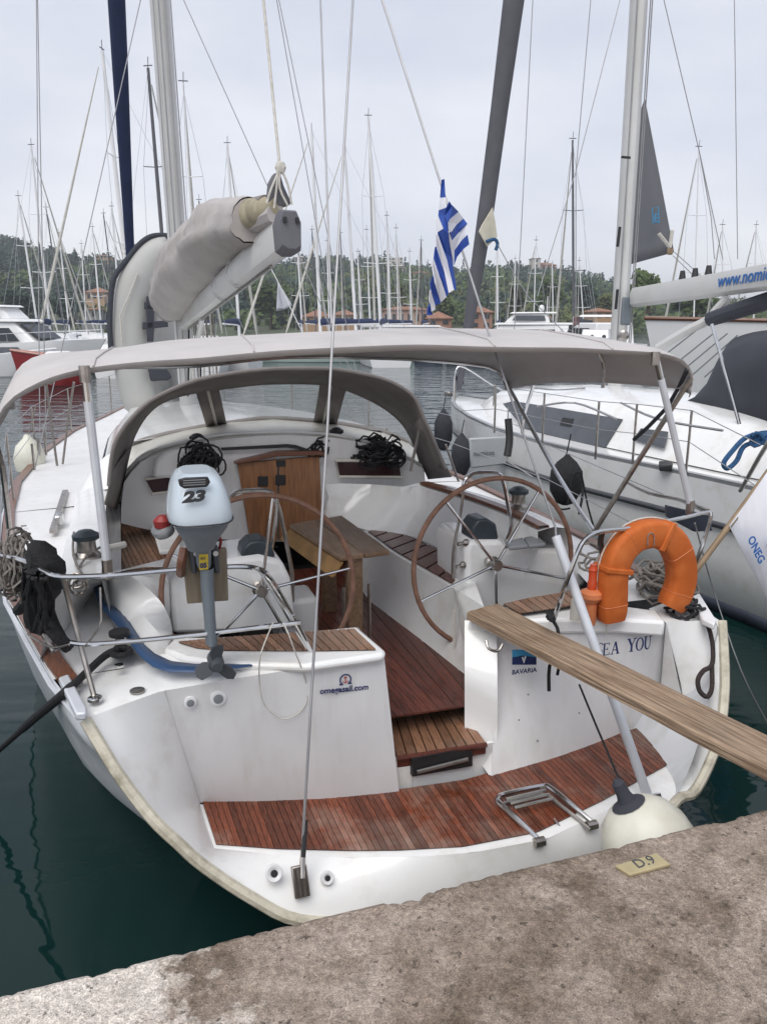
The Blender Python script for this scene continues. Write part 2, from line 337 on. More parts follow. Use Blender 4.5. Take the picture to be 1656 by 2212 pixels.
vr = N('ShaderNodeTexVoronoi', t); vr.inputs['Scale'].default_value = 95; L.new(ob, vr.inputs[0]); sv = N('ShaderNodeSeparateColor', t); L.new(vr.outputs['Color'], sv.inputs[0])
col = mixc(.38, col, ramp(sv.outputs[0], .1, .9, (.68, .66, .65), (1.35, 1.33, 1.3)), 'MULTIPLY')
lich = ramp(noi(38, 4, .7), .60, .66, (0, 0, 0), (.75, .75, .75)); col = mixc(lich, col, (.055, .043, .034))
L.new(col, p.inputs['Base Color'])
bp = N('ShaderNodeBump', t); bp.inputs['Strength'].default_value = 1.0; bp.inputs['Distance'].default_value = .006; L.new(noi(120, 5, .7), bp.inputs['Height'])
bp2 = N('ShaderNodeBump', t); bp2.inputs['Strength'].default_value = .5; bp2.inputs['Distance'].default_value = .02; L.new(noi(9, 5, .6), bp2.inputs['Height']); L.new(bp.outputs[0], bp2.inputs['Normal']); L.new(bp2.outputs[0], p.inputs['Normal'])
QZ, QE = 1.1, -.995
def quay_rows():
    xs = [-60, -20, -6, -3] + [-2.4 + .012 * i for i in range(0, 335)] + [2, 4, 10, 30, 80]
    rows = []
    for d, zz, amp in ((0.0, -3.0, 0), (0, .55, .0), (0, .94, .012), (0.002, 1.06, .016), (.010, 1.088, .017), (.028, 1.0985, .010), (.09, QZ, .003)):
        r = []
        for x in xs:
            q = .6 * noise.noise(Vector((x * 7, zz * 4, 3))) + .45 * noise.noise(Vector((x * 31, zz * 6, 7))) + .35 * noise.noise(Vector((x * 83, zz * 9, 5))); big = .012 * noise.noise(Vector((x * 1.7, 0, 1))) - (.10 * max(0, noise.noise(Vector((x * 3.1, 2, 9))) - .30) if zz > .9 else 0)
            r.append(B(x, QE - d + amp * q + big, zz + (-abs(amp * q) * .7 if zz > 1.0 else 0)))
        rows.append(r)
    ys = [.22, .4, .7, 1.1, 1.6, 2.3, 3.2, 6, 30]
    for d in ys: rows.append([B(x, QE - d, QZ + (.004 * noise.noise(Vector((x * 3, d * 3, 0))) if d < 5 else 0)) for x in xs])
    return rows
mb = MB(); mb.grid(quay_rows()); tag(mb.build('quay', cm, loc=tuple(B(0, -1.5, 0)), ang=25), kind='structure')
# brass number plate let into the quay
pq = [uz(x, y, QZ + .012) for x, y in ((1328, 1869), (1417, 1842), (1447, 1866), (1360, 1889))]
t0 = thing('quay_plate', tuple(sum(pq, Vector()) / 4 - Z * .008), 'small yellow metal berth plate fixed to the stained quay', 'plate')
mb = MB(); mb.prism(pq, (0, 0, -.010)); mb.build('plate', M['brass'], t0, bevel=.002)
ctr = sum(pq, Vector()) / 4
text('plate_number', 'D.9', pq[3] + (pq[2] - pq[3]) * .30 + (pq[0] - pq[3]) * .30, pq[1] - pq[0], pq[0] - pq[3], .052, M['motord'], t0, ext=.0008)
# ---- hills
CREST = [(-900, 520), (-300, 505), (8, 515), (60, 512), (130, 530), (200, 545), (260, 555), (400, 575), (560, 580), (640, 572), (700, 560), (790, 560), (850, 566), (900, 580), (1010, 584), (1060, 576), (1150, 578), (1210, 588), (1290, 604), (1340, 622), (1420, 640), (1500, 650), (1600, 658), (1750, 662), (2400, 672)]
def crest_y(px):
    for (a, b), (c, d) in zip(CREST, CREST[1:]):
        if a <= px <= c: return lerp(b, d, (px - a) / (c - a))
    return 600
DEPTH = [(165, .0), (200, .12), (240, .34), (285, .58), (330, .80), (380, 1.0), (430, .85), (520, .2)]
def hill_z(px, Y):
    h = (697 - crest_y(px) - (34 if px < 300 else 24)) / FPX * 380 + HC
    for (a, u), (b2, v) in zip(DEPTH, DEPTH[1:]):
        if a <= Y <= b2:
            k = lerp(u, v, (Y - a) / (b2 - a)); break
    else: k = 0
    return .6 + k * h + (1.6 * noise.noise(Vector((px * .02, Y * .03, 0))) * min(1, k * 3))
def hx(px, Y): return (px - 828) / FPX * (Y * CP + SP * 0 + 0.0) * 1.03
rows = []
for Y, k in DEPTH:
    rows.append([Vector((hx(px, Y), Y, hill_z(px, Y) if k > 0 else -.3)) for px in range(-900, 2401, 30)])
gm = mat('hillside_soil', (.055, .075, .04), .95, var=.5, scale=.08, dirt=(.16, .13, .08), dscale=.03, damt=.5)
mb = MB(); mb.grid(rows); tag(mb.build('hills', gm, loc=(0, 300, 0)), kind='structure')
LEAF = [mat('dark_hill_foliage', (.050, .078, .055), .8, var=.45, scale=.22, spec=.1), mat('olive_hill_foliage', (.085, .118, .044), .8, var=.4, scale=.2, spec=.1), mat('cypress_foliage', (.034, .055, .045), .85, var=.4, scale=.3, spec=.1), mat('pale_hill_foliage', (.115, .132, .055), .8, var=.35, scale=.2, spec=.1)]
class Fol:
    """leaf clumps spread through an uneven crown volume"""
    def __init__(s): s.v = []; s.f = []; s.m = []
    def clump(s, c, rx, rz, n, lf, mi, shape=0, rng=random):
        for _ in range(n):
            while True:
                a = Vector((rng.uniform(-1, 1), rng.uniform(-1, 1), rng.uniform(-1, 1)))
                if a.length <= 1: break
            a *= (.45 + .55 * rng.random()) / max(a.length, .2) if rng.random() < .75 else 1
            if shape: w = max(.08, 1 - ((a.z + 1) / 2) ** 1.6); a.x *= w; a.y *= w
            k = 1 + .28 * noise.noise(a * 2.2 + c * .37)
            q = c + Vector((a.x * rx * k, a.y * rx * k, a.z * rz * k))
            u = Vector((rng.gauss(0, 1), rng.gauss(0, 1), rng.gauss(0, .6))).normalized(); w = u.orthogonal().normalized(); l = lf * rng.uniform(.6, 1.4); b0 = len(s.v)
            s.v += [q + u * l, q + w * l * .8, q - u * l, q - w * l * .8 + Z * l * .4]; s.f.append((b0, b0 + 1, b0 + 2, b0 + 3)); s.m.append(mi)
    def build(s, name, mats, parent=None, loc=(0, 0, 0)):
        org = ORG[parent] if parent else Vector(loc)
        me = bpy.data.meshes.new(name); me.from_pydata([tuple(v - org) for v in s.v], [], s.f); me.update()
        for q in mats: me.materials.append(q)
        me.polygons.foreach_set('material_index', s.m); return link(name, me, parent, org)
rg = random.Random(4); fo = Fol()
for _ in range(2600):
    Y = 172 + 215 * rg.random() ** .8; px = rg.uniform(-500, 2000); z = hill_z(px, Y)
    if z < .9: continue
    x = hx(px, Y); ridge = Y > 350
    k = noise.noise(Vector((px * .012, Y * .02, 4)))
    if rg.random() < (.30 if ridge or (px < 300) else .08):
        h = rg.uniform(4, 8); fo.clump(Vector((x, Y, z + h * .45)), h * .17, h * .55, 40, .55, 2, 1, rg)
    else:
        r = rg.uniform(1.3, 4.2); mi = 1 if (k > .05 and Y < 330) else (3 if k < -.28 and Y < 290 else 0)
        fo.clump(Vector((x, Y, z + r * .5)), r, r * rg.uniform(.7, 1.0), 75, .65, mi, 0, rg)
        fo.clump(Vector((x + rg.uniform(-r, r), Y, z + r * rg.uniform(.2, 1.3))), r * .55, r * .5, 40, .5, mi, 0, rg)
tag(fo.build('forest', LEAF, loc=(0, 300, 0)), kind='stuff')
BARK = mat('tree_bark', (.07, .05, .035), .9, var=.3, scale=2)
def tree(px, ybase, w, ytop, Y, mi, label):
    """one tree by the shore: picture x, foot row, half width and top row give its size at distance Y"""
    foot = uY(px, ybase, Y); top = uY(px, ytop, Y); rx = w / FPX * Y * 1.03; h = top.z - foot.z
    foot.z = max(.2, foot.z - .3)
    r = thing('shore_tree', tuple(foot), label, 'tree', 'trees along the far shore')
    tb = MB(); tip = foot + Z * h * .75
    tb.tube([foot - Z * .3, foot + Z * h * .3 + X1 * .2, tip], [.28, .22, .06], 7)
    for k in range(5):
        a = 2.5 * k; s0 = foot + Z * h * (.28 + .07 * k)
        tb.tube([s0, s0 + Vector((math.cos(a) * rx * .6, math.sin(a) * rx * .6, h * .25))], [.11, .03], 5)
    tb.build('trunk', BARK, r); f2 = Fol(); rr = random.Random(int(px))
    for k in range(9):
        a = rr.uniform(0, 6.28); q = rr.uniform(0, .62) * rx; zc = foot.z + h * rr.uniform(.36, .84)
        f2.clump(Vector((foot.x + math.cos(a) * q, foot.y + math.sin(a) * q, zc)), rx * rr.uniform(.34, .55), h * rr.uniform(.13, .2), 130, .34, mi, 0, rr)
    f2.build('crown', LEAF, r)
for a in [(585, 705, 62, 582, 150, 1, 'wide green tree on the far shore under the raised boom end'), (645, 705, 30, 612, 148, 0, 'dark narrow tree just right of the green boom-end tree on the shore'),
          (860, 690, 26, 612, 158, 3, 'pale olive domed tree behind the long orange waterfront wall'), (955, 705, 34, 620, 150, 1, 'green tree on the shore directly behind the striped flag'),
          (1110, 700, 30, 600, 160, 3, 'olive tree rising behind the dark motor yacht cabin'), (1180, 705, 38, 585, 150, 1, 'large mid green tree right of the motor yacht, below the ridge house'),
          (1262, 700, 40, 590, 152, 0, 'dark green tree behind the boat with the red awning'), (1305, 700, 22, 622, 150, 3, 'small yellowish tree beside the tall white mast'),
          (1398, 668, 44, 578, 105, 1, 'bushy green tree above the white boom with blue lettering'), (1500, 690, 70, 628, 120, 1, 'low broad tree showing below the white boom'), (150, 700, 60, 622, 140, 0, 'dark tree behind the flybridge of the motor yacht'), (40, 690, 50, 618, 150, 0, 'dark shore tree at the far left edge')]:
    tree(*a)
# ---- houses
WALLM = {k: mat('wall_' + k, c, .9, var=.08, scale=.5, dirt=(.3, .25, .2), dscale=.4, damt=.3) for k, c in dict(white=(.56, .53, .48), ochre=(.44, .29, .17), pink=(.46, .30, .235), brick=(.36, .19, .13), grey=(.24, .25, .24)).items()}
ROOFM = mat('terracotta_roof', (.27, .135, .085), .9, var=.25, scale=.8); FRM = mat('house_window', (.03, .035, .04), .2); SHUT = mat('green_shutter', (.05, .11, .08), .6)
def house(x0, x1, y0, y1, Y, wall, label, roof=.35, nwin=3, storeys=1, depth=7, shutters=False):
    a = uY(x0, y0, Y); b_ = uY(x1, y0, Y); top = uY(x0, y1, Y).z; w = b_.x - a.x; h = top - a.z; hw = h * (1 - roof)
    c = (a + b_) / 2; c.y += depth / 2
    r = thing('house', (c.x, c.y, a.z), label, 'house', 'houses on the far shore and hillside')
    MB().box((c.x, c.y, a.z + hw / 2 - 1.5), w, depth, hw + 3).build('wall', WALLM[wall], r, ang=0)
    e = .35; q = [Vector((c.x + i * (w / 2 + e), c.y + j * (depth / 2 + e), a.z + hw)) for i, j in ((-1, -1), (1, -1), (1, 1), (-1, 1))]
    if roof > 0:
        rl = max(.1, w / 2 - depth * .4); rt = [Vector((c.x - rl, c.y, a.z + h)), Vector((c.x + rl, c.y, a.z + h))]
        MB().add(q + [v + Z * .15 for v in q] + rt, [(3, 2, 1, 0), (0, 1, 5, 4), (1, 2, 6, 5), (2, 3, 7, 6), (3, 0, 4, 7), (4, 5, 9, 8), (5, 6, 9), (6, 7, 8, 9), (7, 4, 8)]).build('roof', ROOFM, r, ang=0)
    for s in range(storeys):
        for k in range(nwin):
            wx = c.x - w / 2 + w * (k + .5) / nwin; ww = min(1.1, w / nwin * .45); wh = min(1.3, hw / storeys * .5); wz = a.z + hw * (s + .55) / storeys
            wf = MB().box((wx, c.y - depth / 2 - .01, wz), ww, .10, wh).build('window', FRM, r, ang=0)
            if shutters: MB().box((wx - ww * .75, c.y - depth / 2 - .03, wz), ww * .4, .06, wh).build('shutter', SHUT, wf, ang=0)
for a in [(18, 44, 560, 546, 350, 'pink', 'long pink house on the left ridge among cypresses', .4, 4), (208, 233, 566, 549, 340, 'ochre', 'tall apricot house on the wooded ridge left of the blue furled sail', .25, 3, 2),
          (186, 226, 650, 620, 190, 'ochre', 'ochre house with tiled roof low behind the left masts', .4, 3), (176, 214, 690, 664, 170, 'grey', 'grey boathouse on the shore left of the upright dinghy', .2, 2),
          (636, 660, 566, 553, 345, 'white', 'white villa on the ridge just right of the boom end', .3, 3), (652, 676, 583, 570, 330, 'white', 'second white villa below the ridge right of the boom end', .35, 3),
          (698, 732, 608, 592, 290, 'pink', 'pink house with red roof halfway up the hill in the middle', .4, 3), (836, 870, 571, 556, 340, 'white', 'flat roofed white villa near the ridge left of the flag', 0, 4, 2),
          (868, 888, 586, 575, 325, 'white', 'small white house just below the flat roofed villa', .35, 2), (892, 924, 598, 584, 310, 'ochre', 'ochre house on the slope touching the flag', .4, 3),
          (1028, 1066, 626, 605, 270, 'brick', 'brick house with wide tiled roof right of the dark furled sail', .45, 3), (1146, 1200, 586, 566, 345, 'pink', 'long pale house on the ridge with tiled roof', .35, 5), (1148, 1166, 580, 556, 344, 'white', 'white tower house on the ridge at the end of the long house', .1, 1, 2),
          (655, 712, 702, 668, 140, 'ochre', 'low waterfront house with orange tiled roof behind the backstay', .5, 3), (720, 766, 706, 668, 138, 'ochre', 'bright orange waterfront building between two thick masts', .35, 4, 1, 7, True),
          (826, 925, 706, 661, 142, 'pink', 'long salmon coloured waterfront hall behind the white motorboat', .2, 6), (922, 975, 706, 672, 140, 'brick', 'waterfront shed with thatched brown roof behind the flag', .5, 2),
          (1014, 1062, 712, 660, 135, 'brick', 'reddish waterfront house with chimney right of the flag', .3, 2, 2), (1160, 1186, 706, 676, 138, 'pink', 'salmon waterfront house right of the motor yacht cabin', .35, 2), (1284, 1320, 690, 664, 120, 'ochre', 'ochre house with tiled roof close beside the tall white mast', .4, 2)]:
    house(*a)
# ================================================================== BOATS FAR OFF
def hull_rows(c, d, L_, bm, fb, stern_w=.75, n=11, rake=.08):
    """stations from stern to bow: keel, bilge, waterline, sheer on each side; d = heading"""
    s = Vector((d.y, -d.x, 0)); rows = []
    for i in range(n):
        u = i / (n - 1); w = bm / 2 * (stern_w + (1 - stern_w) * math.sin(min(1, u / .45) * math.pi / 2)) * (1 if u < .45 else max(.015, math.cos((u - .45) / .55 * math.pi / 2) ** .75))
        zt = fb * (1 + .22 * max(0, u - .4) / .6)
        off = lambda zf: d * (L_ * (u - .5) + (zf - .5) * rake * L_ * (u ** 3))
        rows.append([c + s * (-w) + off(1) + Z * zt, c + s * (-w * .97) + off(.6) + Z * zt * .55, c + s * (-w * .86) + off(.3) + Z * .02, c + s * (-w * .45) + off(0) - Z * .35, c + off(0) - Z * .5,
                     c + s * (w * .45) + off(0) - Z * .35, c + s * (w * .86) + off(.3) + Z * .02, c + s * (w * .97) + off(.6) + Z * zt * .55, c + s * w + off(1) + Z * zt])
    return rows, s
def closed_hull(c, d, L_, bm, fb, **k):
    rows, s = hull_rows(c, d, L_, bm, fb, **k); mb = MB(); mb.grid(rows); mb.add(rows[0], [tuple(range(9))])
    dk = MB(); dk.grid([[r[0] + Z * .0, r[0].lerp(r[8], .5) + Z * .05, r[8] + Z * .0] for r in rows]); return mb, dk, rows, s
def far_yacht(top, base, h, label, hull='whitefar', hd=90, L_=11.5, mastm='mastfar', cover='navy', r=.075, boom=1, spread=2, fb=1.15, furl='gelold', lean=0):
    """sailing yacht whose mast runs from picture point base to masthead top; height h sets its distance"""
    d_ = ray(*top); k = (h - HC) / d_.z; tp = EYE + d_ * k; Y = tp.y; ft = uY(base[0], base[1], Y); sl = (tp.x - ft.x) / (tp.z - ft.z); ft = Vector((ft.x - sl * (ft.z - 1.5), Y, 1.5))
    d = Vector((math.cos(math.radians(hd)), math.sin(math.radians(hd)), 0)); c = Vector((ft.x, ft.y, 0)) - d * L_ * .06
    rt = thing('sailing_yacht', tuple(c), label, 'sailing yacht', 'sailing yachts moored across the harbour')
    mb, dk, rows, s = closed_hull(c, d, L_, L_ * .31, fb); mb.build('hull', M[hull], rt); dk.build('deck', M['whitefar'], rt)
    cb = MB(); prof = [(-.22, .34, .42), (-.12, .42, .5), (.1, .36, .45), (.24, .1, .3)]
    cb.grid([[c + d * L_ * u + s * (bw * L_ * .31 * j) * q + Z * (fb + zz) for j, q, zz in ((-1, 1, 0), (-1, .8, hh), (1, .8, hh), (1, 1, 0))] for u, bw, hh in prof]); cb.add([c + d * L_ * -.22 + s * (.34 * L_ * .31 * j * q) + Z * (fb + zz) for j, q, zz in ((-1, 1, 0), (-1, .8, .42), (1, .8, .42), (1, 1, 0))], [(0, 1, 2, 3)])
    ca = cb.build('coachroof', M['whitefar'], rt, ang=20)
    for j in (-1, 1): MB().box(c + s * (j * L_ * .31 * .345) + d * (-.02 * L_) + Z * (fb + .24), L_ * .2, .05, .14, (d, s, Z)).build('window', M['glass'], ca, ang=0)
    r *= 1.2; m = MB().tube([ft - Z * .4, ft.lerp(tp, .55), tp], [r, r, r * .75], 8); mm = m.build('mast', M[mastm], rt)
    ax = (tp - ft).normalized(); wire = MB()
    for q in range(spread):
        pt = ft.lerp(tp, .36 + .30 * q); hw = (.95 - .2 * q)
        MB().tube([pt - s * hw + Z * .06, pt, pt + s * hw + Z * .06], .028, 5).build('spreader', M[mastm], mm)
        for j in (-1, 1): wire.tube([pt + s * hw * j + Z * .06, (ft.lerp(tp, .36 + .3 * (q + 1)) + s * (hw - .2) * j) if q < spread - 1 else ft.lerp(tp, .97)], .011, 4)
    for j in (-1, 1): wire.tube([c + s * (j * L_ * .15) + Z * fb, ft.lerp(tp, .36) + s * .95 * j], .011, 4)
    bow = rows[-1][0]; st = (rows[0][0] + rows[0][8]) / 2
    wire.tube([st, tp], .010, 4); wire.build('rigging', M['wirefar'], rt, ang=0)
    if furl: MB().tube([bow.lerp(tp, .03), bow.lerp(tp, .1), bow.lerp(tp, .5), bow.lerp(tp, .95)], [.04, .10, .075, .03], 6).build('furled_genoa', M[furl], rt)
    MB().tube([tp, tp + Z * .55 + s * .03], .02, 4).build('antenna', M['mastdark'], mm); MB().box(tp + Z * .12, .5, .03, .05, (s, d, Z)).build('masthead_gear', M['mastdark'], mm, ang=0)
    if boom:
        b0 = ft + Z * 1.1; b1 = b0 - d * L_ * .36 + Z * .1; bm = MB().tube([b0, b1], .07, 8).build('boom', M['mastfar'], rt)
        MB().tube([b0 + Z * .18, b0.lerp(b1, .3) + Z * .22, b1 + Z * .1], [.2, .17, .08], 8, sq=1.3).build('sail_cover', M[cover], bm)
    return rt
FY = [((68, 316), (104, 665), 15, 'yacht whose pale mast rises alone near the left edge of the harbour', dict(hd=80)), ((40, 426), (76, 665), 13, 'smaller yacht whose mast leans beside the left edge mast', dict(hd=95)),
      ((100, 450), (134, 681), 13.5, 'yacht with thin dark mast behind the white flybridge', dict(hd=100, mastm='mastdark', r=.06)), ((221, 110), (287, 700), 17, 'tall pale mast yacht with blue boom cover left of the navy furled sail', dict(hd=172, L_=13, r=.1)),
      ((200, 492), (214, 650), 13, 'far yacht with short mast before the left ridge', dict(hd=85, r=.08)), ((224, 463), (246, 640), 13, 'far yacht whose thin mast stands just left of the navy sail foot', dict(hd=75, mastm='mastdark', r=.06)), ((241, 448), (258, 650), 13.5, 'far yacht with pale mast touching the navy sail foot', dict(hd=88)),
      ((320, 147), (362, 650), 16, 'yacht whose dark mast with fittings runs beside the big white mast', dict(hd=80, mastm='mastdark', r=.09)), ((396, 180), (424, 640), 15, 'yacht with wind vane masthead right of the big white mast', dict(hd=100, r=.045)), ((491, 312), (512, 640), 15, 'yacht whose mast ends above the beige sail cover', dict(hd=85, r=.09)), ((430, 434), (440, 640), 13, 'small far mast peeping over the sail cover slope', dict(hd=85, mastm='mastdark', r=.06)),
      ((673, 284), (692, 712), 15.5, 'pale mast yacht with mint hull left of the backstay', dict(hd=185, hull='mint', L_=12, r=.10)), ((744, 316), (769, 712), 15.5, 'dark blue hulled yacht whose thick mast stands right of the backstay', dict(hd=178, hull='navy', r=.10, L_=12)), ((795, 253), (823, 708), 16, 'tallest middle yacht, white hulled, left of the striped flag', dict(hd=95, r=.095, L_=12)),
      ((674, 498), (680, 650), 12, 'far yacht with thin dark mast behind the mint hulled yacht', dict(hd=80, mastm='mastdark', r=.06)), ((791, 498), (797, 650), 12, 'far yacht with thin pale mast just left of the tallest middle mast', dict(hd=90, r=.05)), ((855, 495), (859, 660), 12, 'far yacht with mast between the tallest middle mast and the flag', dict(hd=85, r=.05)), ((909, 521), (911, 660), 11, 'far yacht with black mast close left of the flag', dict(hd=95, mastm='mastdark', r=.07)),
      ((1073, 534), (1074, 665), 11.5, 'yacht with pale mast right of the dark furled sail', dict(hd=85, r=.09)), ((1157, 521), (1153, 668), 11, 'far yacht with thin mast behind the motor yacht roof', dict(hd=95, r=.05)), ((1236, 303), (1238, 690), 15, 'yacht with black mast and two pairs of spreaders', dict(hd=92, mastm='mastdark', r=.075, cover='charcoal')), ((1250, 565), (1258, 668), 10, 'far yacht with short mast right of the black mast', dict(hd=85, r=.06)),
      ((1508, 320), (1498, 690), 15, 'yacht with very thin pale mast seen right of the grey triangular sail', dict(hd=95, r=.045)), ((1559, 488), (1560, 650), 11, 'far yacht whose thin mast stands over the white boom', dict(hd=85, r=.05)), ((1632, 488), (1628, 650), 12, 'far yacht with mast at the right edge above the white boom', dict(hd=90, r=.07))]
FY += [((128, 505), (148, 690), 12, 'far yacht with thin mast over the bow of the flybridge motor yacht', dict(hd=80)), ((176, 528), (186, 690), 12, 'far yacht with short mast midway between the flybridge and the dinghy', dict(hd=95)),
       ((640, 486), (652, 700), 12.5, 'far yacht whose mast stands just right of the boom end over the green trees', dict(hd=90)), ((706, 522), (711, 700), 12, 'far yacht with short mast close left of the backstay', dict(hd=84)), ((735, 505), (746, 705), 12, 'far yacht with thin mast before the bright orange building', dict(hd=96, mastm='mastdark', r=.05)),
       ((772, 545), (780, 705), 11, 'far yacht with the shortest mast left of the tallest middle mast', dict(hd=88)), ((835, 468), (843, 700), 13, 'far yacht whose mast crosses the salmon waterfront hall', dict(hd=92)), ((884, 545), (888, 700), 11, 'far yacht with short mast over the white motorboat left of the flag', dict(hd=85)),
       ((1112, 560), (1110, 690), 11, 'far yacht with short mast rising over the motor yacht flybridge', dict(hd=93)), ((1192, 570), (1194, 690), 11, 'far yacht with short mast left of the black mast', dict(hd=87))]
for tp, bs, h, lb, kw in FY: far_yacht(tp, bs, h, lb, **kw)
def superstructure(mb, c, d, s, u0, u1, w0, w1, z0, z1, L_, bm, sl0=.02, sl1=.08):
    q = [(u0, w0, z0), (u1, w0 * .7, z0), (u1 - sl1, w1 * .65, z1), (u0 + sl0, w1, z1)]
    vs = [c + d * (L_ * u) + s * (bm * w * j / 2) + Z * zz for u, w, zz in q for j in (-1, 1)]
    mb.add(vs, [(0, 1, 3, 2), (2, 3, 5, 4), (4, 5, 7, 6), (6, 7, 1, 0), (0, 2, 4, 6), (1, 7, 5, 3)])
def motor_yacht(px, ywl, hd, L_, bm, fb, label, hull='whitefar', fly=True, hard=True):
    c = uz(px, ywl, 0); d = Vector((math.cos(math.radians(hd)), math.sin(math.radians(hd)), 0))
    rt = thing('motor_yacht', tuple(c), label, 'motor yacht', 'motor yachts across the harbour')
    mb, dk, rows, s = closed_hull(c, d, L_, bm, fb, stern_w=.9, rake=.16); mb.build('hull', M[hull], rt); dk.build('deck', M['whitefar'], rt)
    m = MB(); superstructure(m, c, d, s, -.34, .26, .86, .74, fb - .1, fb + 1.25, L_, bm, .0, .16); cab = m.build('cabin', M['whitefar'], rt, ang=15, bevel=.08)
    for j in (-1, 1):
        w = MB(); w.prism([c + d * (L_ * u) + s * (bm * .5 * j * (.868 - (v > .5) * .06 - max(0, u) * .55)) + Z * (fb + .2 + v * .72) for u, v in ((-.27, 0), (.17, 0), (.11, 1), (-.25, 1))], s * (j * .05)); w.build('side_window', M['glass'], cab, ang=0)
    w = MB(); w.prism([c + d * (L_ * (.245 - v * .11)) + s * (bm * .5 * j * .46) + Z * (fb + .3 + v * .8) for j, v in ((-1, 0), (1, 0), (1, 1), (-1, 1))], d * .12 + Z * .06); w.build('windscreen', M['glass'], cab, ang=0)
    if hard:
        m = MB(); superstructure(m, c, d, s, -.42, .15, .80, .80, fb + 1.25, fb + 1.40, L_, bm, 0, .02); m.build('flybridge_deck', M['whitefar'], rt, ang=20, bevel=.03)
    if fly:
        m = MB(); superstructure(m, c, d, s, -.22, .08, .62, .56, fb + 1.40, fb + 2.05, L_, bm, .02, .06); fl = m.build('flybridge', M['whitefar'], rt, ang=20, bevel=.05)
        for j in (-1, 1): MB().prism([c + d * (L_ * u) + s * (bm * .5 * j * (.60 - v * .03 - max(0, u) * 1.0)) + Z * (fb + 1.55 + v * .36) for u, v in ((-.19, 0), (.03, 0), (.01, 1), (-.18, 1))], s * (j * .04)).build('fly_window', M['glassg'], fl, ang=0)
        m = MB(); superstructure(m, c, d, s, -.26, .05, .66, .66, fb + 2.05, fb + 2.16, L_, bm, 0, .02); m.build('hardtop', M['whitefar'], rt, ang=20, bevel=.03)
        ar = MB().tube([c - d * (L_ * .2) + s * .5 + Z * (fb + 2.16), c - d * (L_ * .2) + s * .5 + Z * (fb + 3.3)], .03, 5).build('antenna', M['white'], rt); MB().ball(c - d * (L_ * .16) - s * .5 + Z * (fb + 2.42), .22, .22, .26, 10).build('radar_dome', M['white'], rt)
    rl = MB()
    for j in (0, 8):
        pts = [r[j] * .97 + c * .03 + Z * .55 for r in rows[4:]]; rl.tube(pts, .018, 4)
        for r in rows[4::2]: rl.tube([r[j] * .97 + c * .03, r[j] * .97 + c * .03 + Z * .55], .014, 4)
    rl.build('guard_rail', M['steel'], rt, ang=0); return rt
motor_yacht(30, 803, -12, 10.5, 4.0, 1.55, 'white flybridge motor yacht at the left edge of the harbour')
motor_yacht(905, 771, 12, 11, 3.6, 1.15, 'low sleek white motorboat behind the canopy, left of the flag', fly=False)
motor_yacht(1112, 778, 170, 11, 3.6, 1.35, 'dark hulled motor yacht with white cabin and open roof', hull='darkhull')
motor_yacht(1275, 790, 100, 9, 3.2, 1.5, 'small white motorboat moored stern-on beside the tall white mast', fly=False, hard=False)
# red wooden boat, bow to the left
c = uz(116, 832, 0); d = Vector((-.95, -.31, 0)); rt = thing('red_boat', tuple(c), 'red wooden boat with pink gunwale in front of the flybridge motor yacht', 'boat')
mb, dk, rows, s = closed_hull(c, d, 2.9, 1.7, 1.28, rake=.12); mb.build('hull', M['redhull'], rt); dk.build('deck', M['redhull'], rt)
gp = MB()
for j in (0, 8): gp.tube([r[j] + Z * .02 for r in rows], .05, 6)
gp.build('gunwale', mat('pink_gunwale', (.55, .30, .24), .5), rt); m = MB(); superstructure(m, c, d, s, -.3, .12, .6, .5, 1.26, 1.5, 2.9, 1.7); m.build('cabin', M['whitefar'], rt, ang=20, bevel=.04)
# white tender beside it
c = uz(22, 812, 0); d = Vector((.95, .3, 0)); rt = thing('white_tender', tuple(c), 'small white tender at the left edge beside the red boat', 'tender')
mb, dk, rows, s = closed_hull(c, d, 4.5, 1.8, 1.15); mb.build('hull', M['whitefar'], rt); dk.build('deck', M['whitefar'], rt)
m = MB(); superstructure(m, c, d, s, -.2, .2, .5, .4, 1.1, 1.5, 4.5, 1.8); m.build('windscreen', M['glassg'], rt, ang=20)
# boat with red awning on a white frame
c = uz(1280, 812, 0); d = Vector((-.35, -.94, 0)).normalized(); rt = thing('awning_boat', tuple(c), 'white cabin boat with red lined awning left of the tall white mast', 'boat')
mb, dk, rows, s = closed_hull(c, d, 8, 2.6, 1.75); mb.build('hull', M['whitefar'], rt); dk.build('deck', M['whitefar'], rt)
ca = MB(); superstructure(ca, c, d, s, -.32, .1, .8, .75, 1.7, 2.4, 8, 2.6); cab = ca.build('cabin', M['whitefar'], rt, ang=20, bevel=.04)
for q in (-.5, .1, .6): MB().ball(c + d * (8 * .105) + s * q + Z * 2.05, .11, .11, .11, 10).build('porthole', M['glass'], cab)
aw = MB(); superstructure(aw, c, d, s, -.36, .02, .95, .95, 3.05, 3.15, 8, 2.6, .01, .01); aw.build('awning', M['white'], rt, ang=20)
for q in (-1, 1): MB().box(c + s * (q * 1.2) - d * 1.4 + Z * 2.85, 2.6, .03, .45, (d, s, Z)).build('awning_curtain', M['redhull'], rt, ang=0)
for u in (-.34, -.16, .0):
    for q in (-1, 1): MB().tube([c + d * (8 * u) + s * (q * 1.2) + Z * 1.7, c + d * (8 * u) + s * (q * 1.2) + Z * 3.08], .025, 5).build('awning_post', M['steel'], rt)
